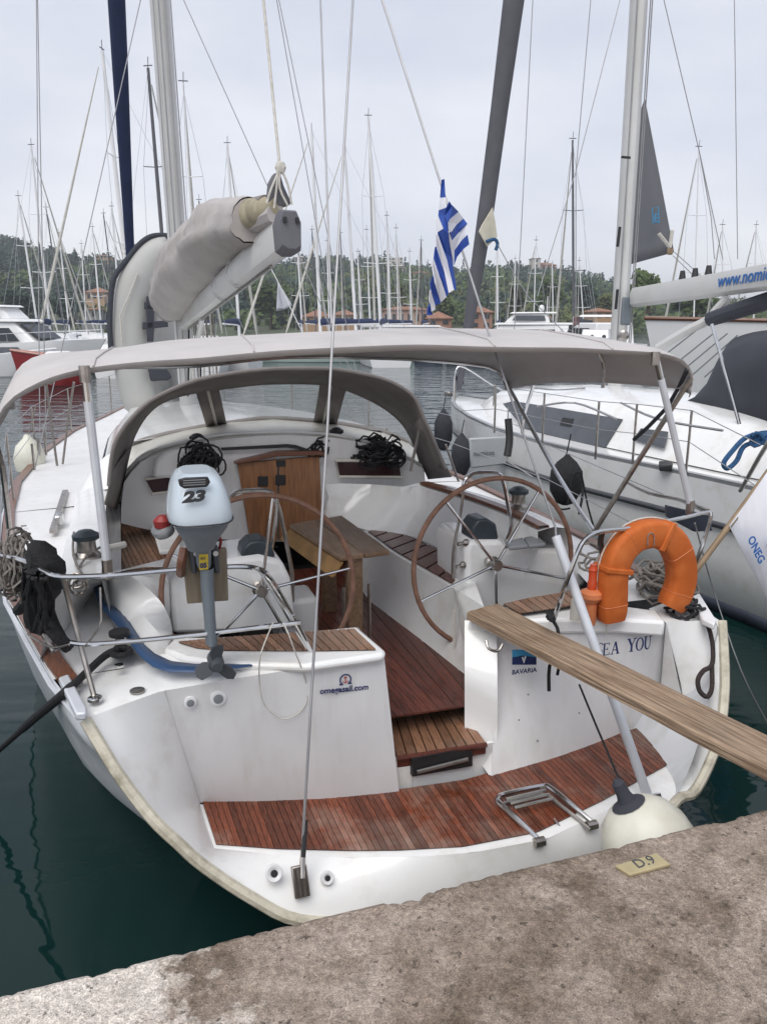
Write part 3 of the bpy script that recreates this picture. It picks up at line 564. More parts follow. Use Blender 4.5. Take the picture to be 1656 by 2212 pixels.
# white signal/sail scraps seen between the masts
rt = thing('hanging_sail', tuple(uY(612, 710, 46)), 'small white triangular riding sail right of the boom, on a thin leaning spar', 'sail')
MB().loft([uY(600, 611, 46), uY(597, 672, 46.2)], [uY(604, 640, 46.3), uY(612, 670, 46.5)], [uY(601, 611, 46), uY(632, 660, 46.2)], n=8).build('sail', M['flagwhite'], rt, solid=.02)
MB().tube([uY(575, 560, 46), uY(602, 612, 46), uY(650, 712, 46)], .03, 5).build('spar', M['mastfar'], rt)
# ================================================================== THE MOORED YACHT
Y = thing('sailing_yacht', tuple(B(0, 2, 0)), 'large white twin wheel sailing yacht moored stern-to at the quay, teak bathing platform lowered', 'sailing yacht')
PORT = [(.36, -1.44, 1.15), (.75, -1.585, 1.15), (1.3, -1.74, 1.15), (2, -1.93, 1.15), (3, -2.09, 1.16), (4.2, -2.22, 1.18), (5.4, -2.29, 1.2), (7.2, -2.2, 1.22), (8.9, -1.96, 1.24), (10.6, -1.5, 1.27), (12.0, -1.12, 1.3), (13.0, -.80, 1.33), (13.5, -.63, 1.36)]
def gun(y):
    for a, b in zip(PORT, PORT[1:]):
        if a[0] <= y <= b[0]:
            k = (y - a[0]) / (b[0] - a[0]); return lerp(a[1], b[1], k), lerp(a[2], b[2], k)
    return PORT[-1][1:]
def sd2(x, y, s): return x if s < 0 else 2 * xc(y) - x        # mirror about the centre line
def G(y, s, dx=0, dz=0):
    x, z = gun(y); return B(sd2(x + dx, y, s), y, z + dz)
def PT(lst, yb): return [uy(a, b, yb) for a, b in lst]
def ZT(lst, z): return [uz(a, b, z) for a, b in lst]
# ---- hull topsides and bottom
EST = [(-1.43, .34, 1.12, -.86), (-1.39, .30, 1.05, -.85), (-1.31, .22, .91, -.81), (-1.20, .13, .75, -.76), (-1.03, .02, .57, -.68), (-.84, -.07, .42, -.58), (-.64, -.13, .30, -.46), (-.3, -.165, .245, -.22), (.215, -.18, .22, .215)]
for s in (-1, 1):
    rows = []
    for y_, x_, z_ in reversed(PORT):
        wl = lerp(x_, xc(y_), .36 if y_ < .5 else (.385 if y_ < 1 else (.29 if y_ < 1.5 else (.25 if y_ < 2.2 else .17)))) if y_ < 13.2 else x_ + .03
        if y_ < .5:
            W_ = B(sd2(-.93, .84, s), .84, -.02); T_ = B(sd2(x_, y_, s), y_, z_); rows.append([T_, T_ - Z * .16 + F * .02, T_.lerp(W_, .5) - F * .03 - R * .05 * -s * -1, T_.lerp(W_, .78), W_, W_ - Z * .3 + F * .1]); continue
        rows.append([B(sd2(x_, y_, s), y_, z_), B(sd2(x_ + .015, y_, s), y_, z_ - .16), B(sd2(lerp(x_, wl, .22), y_, s), y_, z_ * .52), B(sd2(lerp(x_, wl, .6), y_, s), y_, z_ * .22), B(sd2(wl, y_, s), y_, -.02), B(sd2(lerp(wl, xc(y_), .5), y_, s), y_, -.35)])
    for (x_, y_, z_, wl), (wx, wy) in zip(EST[1:], [(-.93, .92), (-.93, 1.0), (-.92, 1.05), (-.9, 1.1), (-.78, 1.15), (-.55, 1.2), (-.2, 1.2), (.215, 1.2)]):
        T_ = B(sd2(x_, y_, s), y_, z_); W_ = B(sd2(wx, wy, s), wy, -.02); rows.append([T_, T_.lerp(W_, .12) - Z * .03, T_.lerp(W_, .45) - Z * .04, T_.lerp(W_, .78) - Z * .02, W_, W_ - Z * .3 + F * .1]); continue
        rows.append([B(sd2(x_, y_, s), y_, z_), B(sd2(lerp(x_, wl, .04), y_, s), y_, z_ * .86), B(sd2(lerp(x_, wl, .3), y_, s), y_ + .01, z_ * .5), B(sd2(lerp(x_, wl, .66), y_, s), y_ + .02, z_ * .2), B(sd2(wl, y_, s), y_ + .04, -.02), B(sd2(lerp(wl, xc(y_), .5), y_, s), y_ + .1, -.35)])
    cols = [smooth([r[k] for r in rows], 3) for k in range(6)]; rows = [[c_[i] for c_ in cols] for i in range(len(cols[0]))]; rows = [smooth(r, 3) for r in rows]
    mb = MB(); mb.grid(rows); mb.build('hull_side', M['hullside'], Y, ang=80)
# ---- stern: raked white frame, wings, apron and bathing platform
PZ = .45
prs = [((185, 1556), uz(355, 1492, 1.15)), ((215, 1607), None), ((262, 1682), None), ((330, 1770), uz(432, 1735, PZ)), ((385, 1823), uz(447, 1785, PZ)), ((440, 1872), uz(463, 1832, PZ)), ((545, 1942), uz(600, 1847, PZ)), ((650, 1990), uz(760, 1853, PZ))]
a0, a1 = prs[0][1], prs[3][1]
E_, I_ = [], []
for k, (e, i) in enumerate(prs):
    E_.append(us(*e)); I_.append(i if i else a0.lerp(a1, k / 3))
Bs = [(-.3, -.165, .245), (.215, -.18, .22), (.73, -.165, .245), (1.10, -.13, .30), (1.30, -.07, .42)]
for (bx, by, bz), ip in zip(Bs, [(900, 1851), (1020, 1842), (1180, 1812), (1320, 1745), (1400, 1695)]): E_.append(B(bx, by, bz)); I_.append(uz(*ip, PZ))
for e, i in [((1500, 1708), uz(1482, 1642, PZ)), ((1548, 1600), uy(1484, 1570, .30)), ((1563, 1480), uy(1470, 1480, .36)), ((1557, 1343), uz(1437, 1345, 1.17))]: E_.append(us(*e)); I_.append(i)
E2, I2 = smooth(E_, 4), lin(I_, 4)
mid = []
for k, (e, i) in enumerate(zip(E2, I2)):
    m_ = e.lerp(i, .5); out_ = Z * .05 * math.sin(math.pi * min(1, k / (len(E2) - 1))) ; mid.append(m_ + Z * .012 + (F * -.01))
mb = MB(); mb.grid([E2, [e.lerp(i, .06) + Z * .008 for e, i in zip(E2, I2)], mid, [e.lerp(i, .92) + Z * .004 for e, i in zip(E2, I2)], I2])
WTOP = [E2[0] + Z * .001, E2[0].lerp(I2[0], .06) + Z * .008, mid[0], E2[0].lerp(I2[0], .92) + Z * .004, I2[0]]; mb.build('stern_frame', M['gel'], Y, ang=50)
MB().tube([e + Z * .006 - F * .004 for e in E2], [.026] * len(E2), 8).build('stern_rub_strip', M['rub'], Y)
plat_in = ZT([(412, 1738), (560, 1734), (700, 1729), (860, 1713), (1000, 1694), (1200, 1641), (1300, 1604), (1395, 1563), (1420, 1566), (1482, 1642)], PZ)
plat_out = ZT([(443, 1838), (600, 1847), (760, 1853), (900, 1851), (1020, 1842), (1180, 1812), (1320, 1745), (1400, 1695), (1482, 1642)], PZ)
mb = MB(); mb.loft(plat_in, plat_out, n=40); mb.build('platform_base', M['gel'], Y)
# teak strips of the platform, each plank its own piece
pi = ZT([(436, 1729), (560, 1727), (700, 1722), (860, 1707), (1000, 1687), (1200, 1632), (1300, 1597), (1390, 1570)], PZ + .004)
po = ZT([(467, 1824), (600, 1834), (760, 1838), (860, 1837), (1000, 1829), (1160, 1798), (1300, 1730), (1471, 1636)], PZ + .004)
def planks(inner, outer, n, m, name='plank', th=.010, gap=.14, parent=Y, base=True, up=Z):
    a, b_ = resample(inner, n + 1), resample(outer, n + 1)
    if base: MB().grid([[p - up * .001 for p in a], [p - up * .001 for p in b_]]).build('caulking', M['caulk'], parent, ang=0)
    for i in range(n):
        g = gap / 2; q = [a[i].lerp(a[i + 1], g), a[i].lerp(a[i + 1], 1 - g), b_[i].lerp(b_[i + 1], 1 - g), b_[i].lerp(b_[i + 1], g)]
        lift = up * random.uniform(0, .0016)
        MB().prism([v + lift for v in q], up * th).build(name, m, parent, ang=0)
planks(pi, po, 86, M['teakwet'], th=.006, gap=.10)
# drains in the apron
for px, py, r in ((591, 1886, .036), (706, 1896, .028)):
    c = us(px, py); nn = (Z * 1 - F * 1.72).normalized(); c = c + nn * .012
    d_ = MB().lathe([(r * .45, .002), (r * .6, .006), (r * .92, .007), (r, .003), (r, -.02)], c, nn, 20).build('drain_fitting', M['white'], Y)
    MB().lathe([(r * .42, .006), (r * .42, -.004)], c, nn, 14).build('drain_hole', M['rubber'], d_)
# ---- transom faces
TZ = 1.17
pl_top = [uz(355, 1492, 1.15), uz(500, 1467, 1.18), uz(660, 1442, 1.205), uz(800, 1419, 1.21), uz(829, 1413, 1.21)]
PLN = (pl_top[3] - pl_top[0]).cross(Z); PLN = PLN if PLN.dot(EYE - pl_top[0]) > 0 else -PLN
def onpanel(px, py, off=.007):
    a, b_, c_ = (pl_top[0], pl_top[2], uz(480, 1735, PZ)) if px < 560 else (pl_top[2], pl_top[4], uz(790, 1721, PZ)); n_ = (b_ - a).cross(c_ - a).normalized(); n_ = n_ if n_.dot(EYE - a) > 0 else -n_; return hit(px, py, a + n_ * off, n_)
pl_bot = ZT([(432, 1735), (560, 1734), (700, 1729), (830, 1717), (862, 1713)], PZ)
ext = lambda q: [q[0] - R * .05 + F * .03] + q
mb = MB(); mb.loft(ext(pl_top), ext(pl_bot), n=22); mb.build('transom_panel', M['gelgrey'], Y)
yS = .44
pr_top = ZT([(1072, 1342), (1200, 1338), (1330, 1337), (1437, 1345)], TZ)
pr_bot = ZT([(1060, 1681), (1200, 1641), (1300, 1604), (1395, 1563)], PZ) + [uz(1420, 1566, PZ)]
rw = [uz(1437, 1345, TZ), uy(1470, 1480, .36), uy(1484, 1570, .30), uz(1482, 1642, PZ)]
pr_top.append(pr_top[-1] + R * .05 + F * .03); pr_bot.append(pr_bot[-1] + F * .04)
mb = MB(); mb.loft(pr_top, [lerp(a, b_, .5) - F * .012 for a, b_ in zip(resample(pr_top, 12), resample(pr_bot, 12))], pr_bot, n=12); mb.build('transom_panel', M['gelgrey'], Y)
mb = MB(); mb.loft([pr_top[-2], pr_top[-2].lerp(pr_bot[-2], .5), pr_bot[-2]], [pr_top[-2] + R * .005, rw[2], rw[3]], n=8); mb.build('recess_side', M['gel'], Y)
# passage side wall (starboard), below-step face with ladder box
wf = [uz(1072, 1342, TZ), uy(1074, 1480, yS), uy(1074, 1600, yS), uz(1060, 1681, PZ)]
wb = [uz(1003, 1340, 1.17), uy(1003, 1450, .60), uy(1003, 1530, .585), uy(1003, 1600, .57)]; w2 = [B(.66, 1.3, 1.17), B(.66, 1.15, .9), B(.66, 1.1, .74), B(.66, 1.1, .5)]; MB().loft(wb, w2, n=10).build('passage_wall', M['gel'], Y)
mb = MB(); mb.loft([wf[0], wf[1], wf[2], wf[3]], [wb[0], wb[1], wb[2], wb[3]], n=12); mb.build('passage_wall', M['gel'], Y)
lf = [uz(829, 1421, 1.15), uy(832, 1600, .46), uy(850, 1640, .44), uz(862, 1713, PZ)]
lb = [uz(772, 1354, 1.21), B(-.14, 1.2, .8), B(-.14, 1.2, .7), B(-.14, 1.2, .4)]
mb = MB(); mb.loft(lf, lb, n=10); mb.build('passage_wall', M['gel'], Y)
mb = MB()
for q in ([(828, 1600), (850, 1638), (892, 1644), (892, 1704), (845, 1714)], [(890, 1676), (1022, 1654), (1022, 1690), (890, 1705)], [(1020, 1612), (1066, 1604), (1066, 1679), (1020, 1690)]): mb.prism(PT(q, .425), F * .02)
mb.build('step_riser', M['gel'], Y)
mb = MB(); q = [uy(a, b_, .395) for a, b_ in ((890, 1640), (1020, 1612), (1020, 1655), (890, 1678))]; mb.prism(q, F * .08); lbx = mb.build('ladder_locker', M['rubber'], Y)
mb = MB(); mb.tube([uy(900, 1668, .375), uy(1010, 1640, .375)], .011, 8); mb.build('locker_bar', M['steelold'], lbx)
# step teak
sa = ZT([(836, 1553), (992, 1529)], .63); sb = ZT([(856, 1640), (1050, 1610)], .62)
MB().prism([sa[0] - Z * .002, sa[1] - Z * .002, sb[1] - Z * .002, sb[0] - Z * .002], Z * -.05).build('step_base', M['teakdark'], Y, bevel=.006)
planks(sa, sb, 9, M['teakdeck'], th=.014, base=False)
mb = MB(); mb.tube([sb[0] + Z * .004, sb[1] + Z * .004], .014, 8); mb.build('step_nosing', M['teakdark'], Y)
# ---- decks
for s in (-1, 1):
    outer = [G(y_, s, .0, -.002) for y_ in (.75, 1.3, 2, 3, 4.2)]
    inner = [B(sd2(-1.05 if y_ < 1.2 else -1.28, y_, s), y_, gun(y_)[1] + .012) for y_ in (.75, 1.3, 2, 3, 4.2)]
    mb = MB(); mb.grid([outer, [a.lerp(b_, .5) + Z * .004 for a, b_ in zip(outer, inner)], inner]); mb.build('side_deck', M['gelgrey'], Y)
    cap_o = [G(y_, s, .004, .003) for y_ in (.62, .9, 1.3, 2, 3, 4.2, 5.4, 7.2, 8.9, 10.6, 12, 13.4)]; cap_i = [G(y_, s, .085, .012) for y_ in (.62, .9, 1.3, 2, 3, 4.2, 5.4, 7.2, 8.9, 10.6, 12, 13.4)]
    mb = MB(); mb.grid([cap_o, [p + Z * .018 for p in cap_o], [p + Z * .016 for p in cap_i], cap_i]); mb.build('toe_rail', M['varnish'], Y, ang=40)
    mb = MB(); mb.tube([G(y_, s, -.012, -.03) for y_ in (.4, .75, 1.3, 2, 3, 4.2, 5.4, 7.2, 8.9, 10.6, 12, 13.4)], .012, 6); mb.build('rubbing_strake', M['alu'], Y)
fd = [4.2, 5.4, 7.2, 8.9, 10.6, 12, 13.0, 13.5]
mb = MB(); mb.grid([[G(y_, -1, 0, 0), B(xc(y_) - .3 * (xc(y_) - gun(y_)[0]), y_, gun(y_)[1] + .05), B(xc(y_), y_, gun(y_)[1] + .06), B(xc(y_) + .3 * (xc(y_) - gun(y_)[0]), y_, gun(y_)[1] + .05), G(y_, 1, 0, 0)] for y_ in fd]); mb.build('foredeck', M['gelgrey'], Y)
# port and starboard aft decks with helm seats
def seat_block(poly_px, zt, zb):
    q = ZT(poly_px, zt); mb = MB(); mb.prism(q, Z * (zb - zt)); return mb.build('helm_seat', M['gel'], Y, bevel=.018)
seat_block([(352, 1402), (375, 1376), (560, 1372), (772, 1352), (832, 1404), (829, 1412), (660, 1436), (480, 1430), (400, 1420)], 1.235, 1.19)
planks(ZT([(385, 1388), (480, 1379), (600, 1371), (700, 1364), (766, 1360)], 1.24), ZT([(425, 1400), (480, 1405), (600, 1406), (700, 1406), (812, 1404)], 1.24), 20, M['teakdeck'], th=.006)
mb = MB(); mb.loft(ZT([(352, 1412), (480, 1424), (600, 1430), (740, 1424), (829, 1412)], 1.215), pl_top, n=16); mb.build('aft_deck', M['gel'], Y)
mb = MB(); mb.grid([WTOP, resample([B(-1.5, .75, 1.15), B(-1.2, .75, 1.158), uz(352, 1412, 1.215)], 5)]); mb.build('aft_deck', M['gel'], Y)
seat_block([(1050, 1318), (1230, 1280), (1290, 1300), (1420, 1318), (1437, 1343), (1330, 1336), (1200, 1337), (1072, 1341), (1010, 1338)], 1.19, 1.10)
planks(ZT([(1086, 1306), (1140, 1294), (1235, 1278)], 1.215), ZT([(1120, 1326), (1180, 1318), (1262, 1304)], 1.215), 9, M['teakdeck'], th=.006)
mb = MB(); mb.loft([uz(1437, 1345, TZ), uz(1400, 1315, TZ)], [us(1557, 1343), G(.75, 1)], n=4); mb.build('aft_deck', M['gel'], Y)
# ---- cockpit sole: long dark teak planks
sn = ZT([(836, 1553), (1003, 1528)], .745)
planks([B(.50, 3.2, .74), B(.80, 3.2, .74)], [sn[1], B(.64, 1.0, .745)], 3, M['teakdark'], th=.010, gap=.06)
planks([B(-.40, 3.2, .74), B(.50, 3.2, .74)], [sn[0], sn[1]], 9, M['teakdark'], th=.010, gap=.06)
MB().grid([[B(-1.3, .75, .72), B(1.4, .75, .72)], [B(-1.3, 3.4, .72), B(1.4, 3.4, .72)]]).build('cockpit_floor', M['caulk'], Y)
# ---- cockpit benches
bs = [(1045, 1492), (900, 1376), (795, 1297)]; bf = ZT(bs, .75) + [B(.50, 3.2, .75)]
bt = [uy(1045, 1310, .8)] + ZT([(975, 1268), (905, 1228), (840, 1190)], 1.15) + [B(.56, 2.75, 1.15), B(.55, 3.2, 1.15)]
mb = MB(); mb.loft([p - F * .0 for p in bt], [a.lerp(b_, .5) + R * .02 for a, b_ in zip(resample(bt, 14), resample(bf, 14))], bf, n=14); bench = mb.build('bench_front', M['gel'], Y)
for a, b_ in (((868, 1235), (868, 1330)), ((985, 1318), (985, 1395))):
    p0, p1 = ux(a[0], a[1], .60), ux(b_[0], b_[1], .60); MB().tube([p0 - R * .012, p1 - R * .012], .006, 6).build('locker_seam', M['gelold'], bench)
so = ZT([(800, 1147), (845, 1150), (884, 1156), (930, 1176), (975, 1200), (1015, 1226)], 1.15)
si = resample(bt, 8)
MB().loft([B(.56, 3.2, 1.146)] + [p - Z * .004 for p in so], [p - Z * .004 for p in reversed(bt)], n=14).build('bench_top', M['gel'], Y)
planks([p.lerp(q, .07) for p, q in zip(resample(so, 8), resample(list(reversed(bt[1:5])), 8))], [p.lerp(q, .9) for p, q in zip(resample(so, 8), resample(list(reversed(bt[1:5])), 8))], 8, M['teakdark'], th=.008)
# starboard coaming: curved inner face, top and varnished cap
ci = so[:]; cit = [uy(700, 1046, 3.19), uy(735, 1044, 3.17), uy(800, 1046, 3.12)] + ZT([(870, 1052), (905, 1050), (1001, 1079), (1092, 1113), (1161, 1148)], 1.5)
cib = [uy(700, 1120, 3.19)] + so + [B(1.15, 1.3, 1.15)]
mb = MB(); rA, rB = resample(cib, 20), resample(cit, 20); mb.grid([rA, [a.lerp(b_, .15) + Z * .0 - R * .01 + (b_ - a) * .0 for a, b_ in zip(rA, rB)], [a.lerp(b_, .6) + R * .04 for a, b_ in zip(rA, rB)], rB]); mb.build('cockpit_coaming', M['gel'], Y)
co = [p + R * .22 for p in cit[3:]]; 
mb = MB(); mb.loft(cit[3:], [p + R * .11 + Z * .02 for p in cit[3:]], co, [p + R * .06 - Z * .33 for p in co], n=16); mb.build('coaming_top', M['gel'], Y)
vc = cit[4:]
mb = MB(); mb.grid([[p + R * .005 + Z * .012 for p in smooth(vc, 4)], [p + R * .008 + Z * .034 for p in smooth(vc, 4)], [p + R * .075 + Z * .034 for p in smooth(vc, 4)], [p + R * .08 + Z * .012 for p in smooth(vc, 4)]]); mb.build('coaming_cap', M['varnish'], Y)
# port coaming and bench
pb = ZT([(238, 1138), (250, 1128), (280, 1112), (322, 1098)], 1.15)
pbt = [B(-1.36, y_, 1.46) for y_ in (1.25, 1.8, 2.4, 3.0, 3.6)]
pbb = [B(-1.32, y_, 1.15) for y_ in (1.25, 1.8, 2.4, 3.0, 3.6)]
pbo = [B(-1.58, y_, 1.45) for y_ in (1.1, 1.8, 2.4, 3.0, 3.6)]; pbd = [B(-1.66, y_, 1.155) for y_ in (.95, 1.8, 2.4, 3.0, 3.6)]
mb = MB(); mb.loft(pbb, pbt, [a.lerp(b_, .5) + Z * .02 for a, b_ in zip(pbt, pbo)], pbo, pbd, n=16); mb.build('cockpit_coaming', M['gel'], Y, ang=50)
MB().grid([[B(-1.34, 1.6, 1.10), B(-.62, 1.6, 1.10)], [B(-1.34, 3.2, 1.10), B(-.62, 3.2, 1.10)]]).build('bench_top', M['gel'], Y)
planks(ZT([(232, 1150), (262, 1124), (290, 1110), (318, 1101)], 1.13), ZT([(260, 1232), (300, 1233), (340, 1228), (372, 1215)], 1.13), 11, M['teakdeck'], th=.012)
MB().grid([[B(-.62, 1.6, 1.10), B(-.62, 1.6, .72)], [B(-.62, 3.2, 1.10), B(-.62, 3.2, .72)]]).build('bench_front', M['gel'], Y)
ar = ZT([(318, 1100), (330, 1150), (345, 1200), (392, 1195), (380, 1110)], 1.2); mb = MB(); mb.prism(ar, Z * .035); mb.build('seat_edge_moulding', M['gel'], Y, bevel=.012)
# port helm pedestal block (aft face carries the wheel)
yP = 1.3
fp = PT([(372, 1372), (365, 1255), (395, 1225), (470, 1212), (560, 1200), (610, 1212), (628, 1250), (640, 1345), (636, 1362)], yP)
mb = MB(); mb.prism(fp, F * .42); mb.build('helm_console', M['gel'], Y, bevel=.03)
cp = PT([(520, 1205), (524, 1185), (540, 1170), (565, 1166), (586, 1176), (596, 1205)], yP + .03)
mb = MB(); mb.prism(cp, F * .17); mb.build('compass', M['compass'], Y, bevel=.015)
# port coaming aft slope with blue stripe
qs = ZT([(212, 1262), (240, 1330), (300, 1410), (352, 1425)], 1.19); qt = PT([(255, 1235), (300, 1255), (355, 1310), (375, 1378)], 1.15)
mb = MB(); mb.loft(smooth(qs, 4), [a.lerp(b_, .5) + Z * .02 for a, b_ in zip(smooth(qs, 4), smooth(qt, 4))], smooth(qt, 4), PT([(365, 1255), (366, 1285), (368, 1330), (376, 1378)], yP), n=14); mb.build('coaming_end', M['gel'], Y, ang=60)
mb = MB(); mb.loft([B(-1.36, 1.26, 1.462), B(-1.47, 1.2, 1.475), B(-1.58, 1.11, 1.452), B(-1.66, .96, 1.157)], [uy(252, 1236, 1.14), uz(222, 1258, 1.30), uz(202, 1280, 1.2), uz(178, 1316, 1.158)], n=10); mb.build('coaming_end', M['gel'], Y, ang=60)
mb = MB(); mb.loft(PT([(255, 1235), (310, 1225), (395, 1225)], 1.2), [B(-1.36, 1.3, 1.46), B(-1.2, 1.35, 1.47), B(-1.0, 1.5, 1.46)], n=6); mb.build('coaming_end', M['gel'], Y)
# the wide blue stripe follows the lower edge of the coaming and runs out on the aft deck
st_o = [(198, 1262), (208, 1288), (218, 1312), (238, 1334), (262, 1362), (285, 1395), (305, 1420), (330, 1440), (365, 1452), (420, 1453), (480, 1448), (545, 1439)]
st_i = [(212, 1256), (222, 1282), (228, 1302), (250, 1312), (272, 1330), (292, 1362), (312, 1392), (335, 1412), (370, 1428), (420, 1434), (480, 1434), (545, 1433)]
zs = [1.30, 1.275, 1.26, 1.25, 1.245, 1.24, 1.235, 1.23, 1.225, 1.225, 1.225, 1.222]
mb = MB(); ro = [uz(*p, z_) for p, z_ in zip(st_o, zs)]; ri = [uz(*p, z_) for p, z_ in zip(st_i, zs)]
mb.grid([ro, [a.lerp(b_, .5) + Z * .004 for a, b_ in zip(ro, ri)], ri]); mb.build('blue_stripe', M['blue'], Y, solid=.002)
# starboard helm console
fs = PT([(1008, 1335), (1006, 1190), (1014, 1168), (1085, 1168), (1098, 1188), (1240, 1186), (1262, 1196), (1268, 1262), (1232, 1284), (1052, 1325)], yP)
mb = MB(); mb.prism(fs, F * .5); mb.build('helm_console', M['gel'], Y, bevel=.03)
mb = MB(); mb.prism(PT([(1018, 1168), (1020, 1140), (1032, 1123), (1052, 1120), (1072, 1132), (1078, 1166)], yP + .03), F * .17); mb.build('compass', M['compass'], Y, bevel=.015)
for q in (((1099, 1190), (1090, 1178), (1128, 1168), (1140, 1186)), ((1141, 1186), (1130, 1168), (1160, 1164), (1178, 1182))):
    mb = MB(); mb.prism(ZT([q[0], q[1], q[2], q[3]], 1.425), Z * .025); mb.build('instrument_cover', M['grey'], Y, bevel=.008)
# engine control lever and knobs
for a, b_ in (((1006, 1172), (988, 1176)), ((1000, 1220), (985, 1225))):
    mb = MB(); mb.tube([uy(*a, 1.34), uy(*b_, 1.34)], .012, 8); mb.ball(uy(*a, 1.33), .024, n=8); mb.build('control_lever', M['steelold'], Y)
# ---- steering wheels
def wheel(cx, cz, phase):
    c = B(cx, 1.2, cz); tl = (F * 1 + Z * -.06).normalized(); u = R; v = tl.cross(R); v = v if v.z > 0 else -v
    mb = MB(); mb.lathe([(.028, -.05), (.034, -.04), (.034, .02), (.045, .03), (.02, .12)], c, tl, 14); w = mb.build('steering_wheel', M['steelold'], Y)
    ring = [c + (u * math.cos(a) + v * math.sin(a)) * .53 for a in [2 * math.pi * k / 56 for k in range(56)]]
    MB().tube(ring, .0155, 8, closed=True).build('rim', M['leather'], w)
    for k in range(5):
        a = phase + 2 * math.pi * k / 5; dd = u * math.cos(a) + v * math.sin(a)
        MB().tube([c + dd * .02 - tl * .01, c + dd * .52], [.010, .008], 8).build('spoke', M['steel'], w)
M['leather'] = mat('brown_leather', (.20, .105, .07), .6, var=.3, scale=18, bump=.4, bscale=80)
wheel(-.54, 1.315, math.radians(8)); wheel(.89, 1.318, math.radians(-88))
# wheel guards (bent tubes)
def tube_part(name, pts, r, m='steel', parent=Y, n=8, sm=3): return MB().tube(smooth(pts, sm) if sm else pts, r, n).build(name, M[m], parent)
tube_part('guard_rail', PT([(492, 1090), (502, 1070), (520, 1061), (575, 1059), (592, 1072), (598, 1095), (592, 1150), (582, 1208)], 1.5), .0125)
tube_part('guard_rail', PT([(596, 1080), (606, 1110), (620, 1180), (631, 1240), (631, 1300)], 1.5), .0125, 'steelold')
tube_part('guard_rail', PT([(998, 1062), (1003, 1040), (1013, 1028), (1030, 1021), (1074, 1022), (1086, 1040), (1096, 1090), (1104, 1135), (1092, 1170)], 1.5), .0125)
tube_part('guard_rail', PT([(1000, 1062), (994, 1110), (980, 1180), (977, 1240), (977, 1350)], 1.45), .009, 'steelold')
# ---- cockpit table
tt = ZT([(842, 1189), (735, 1203), (625, 1132), (738, 1113)], 1.40)
T0 = thing('cockpit_table', tuple(tt[0]), None, None); T0.parent = Y; T0.location = (0, 0, 0); ORG[T0] = ORG[Y].copy()
a, b_, c_, d_ = tt
MB().prism([b_.lerp(a, .48) + Z * 0, a, d_, c_.lerp(d_, .48)], Z * -.03).build('table_leaf', M['table'], T0, bevel=.006)
MB().prism([b_, b_.lerp(a, .47), c_.lerp(d_, .47), c_], Z * -.03).build('table_leaf', M['table'], T0, bevel=.006)
dl = [b_ - Z * .035 + R * .02, c_ - Z * .035 + R * .02, c_ - Z * .10 - R * .05, b_ - Z * .12 - R * .04]
MB().prism(dl, R * -.02).build('folded_leaf', mat('yellow_table_edge', (.36, .20, .07), .4, var=.3, scale=8), T0)
for cc in (B(.07, 1.46, 1.05), B(.10, 2.2, 1.05)):
    MB().box(cc - Z * .01, .10, .07, .66, (R, F, Z)).build('table_leg', M['table'], T0, bevel=.012)
for xx in (-.005, .155): MB().tube([B(xx, 1.42, 1.2), B(xx, 1.42, .8)], .011, 8).build('table_strut', M['steelold'], T0)
MB().box(B(-.25, 1.75, .93), .26, .30, .30, (R, F, Z)).build('bench_foot', M['gelgrey'], Y, bevel=.03)
# ---- cabin bulkhead, doors, hatches
bk = 3.2
bh = PT([(262, 1100), (268, 1040), (300, 1000), (345, 978), (404, 962), (480, 949), (560, 942), (620, 940), (720, 945), (800, 960), (860, 982), (915, 1012), (920, 1060)], bk)
bl = PT([(262, 1130), (300, 1140), (350, 1150), (404, 1160), (480, 1165), (560, 1170), (620, 1170), (720, 1160), (800, 1150), (860, 1120), (890, 1100), (915, 1080), (925, 1070)], bk)
mb = MB(); mb.loft(bh, bl, n=30); mb.build('cabin_bulkhead', M['gelgrey'], Y)
D0 = PT([(513, 997), (601, 980), (601, 1168), (541, 1172)], bk - .05)
for q, win, wins in ((PT([(513, 1002), (599, 992), (599, 1168), (541, 1172)], bk - .05), [(568, 1040)], 0), (PT([(603, 992), (690, 986), (698, 1165), (603, 1168)], bk - .05), [(606, 1037), (607, 1001)], 1)):
    dd = MB().prism(q, F * .03).build('companionway_door', M['door'], Y, bevel=.005)
    for wx, wy in win:
        w_, h_ = (11, 11) if wy > 1010 else (10, 7)
        MB().prism(PT([(wx - w_, wy - h_), (wx + w_, wy - h_), (wx + w_, wy + h_), (wx - w_, wy + h_)], bk - .058), F * .01).build('vent', M['rubber'], dd, bevel=.004)
MB().prism(PT([(506, 1000), (520, 994), (600, 976), (696, 975), (708, 986), (690, 984), (601, 986), (514, 1004)], bk - .08), F * .08).build('door_lintel', M['varnish'], Y, bevel=.006)
MB().prism(PT([(477, 968), (620, 960), (640, 962), (694, 980), (700, 988), (640, 970), (620, 967), (480, 973)], bk - .04), F * .03).build('hatch_slide', M['rubber'], Y)
for q in ([(728, 996), (862, 996), (866, 1030), (735, 1029)], [(316, 1036), (372, 1028), (378, 1060), (330, 1066)]):
    h_ = MB().prism(PT(q, bk - .03), F * .02).build('bulkhead_hatch', M['hatch'], Y, bevel=.006)
    ring = PT(q, bk - .035); ctr_ = sum(ring, Vector()) / 4; MB().tube([ctr_ + (p - ctr_) * 1.06 for p in ring], .013, 8, closed=True).build('hatch_frame', M['gelold'], h_)
# rounded moulding of the port seat back beside the bulkhead
mo = PT([(330, 1030), (334, 990), (360, 972), (405, 962), (420, 985), (412, 1020), (370, 1030)], bk - .05); MB().prism(mo, F * -.07).build('seat_back_moulding', M['gelgrey'], Y, bevel=.03)
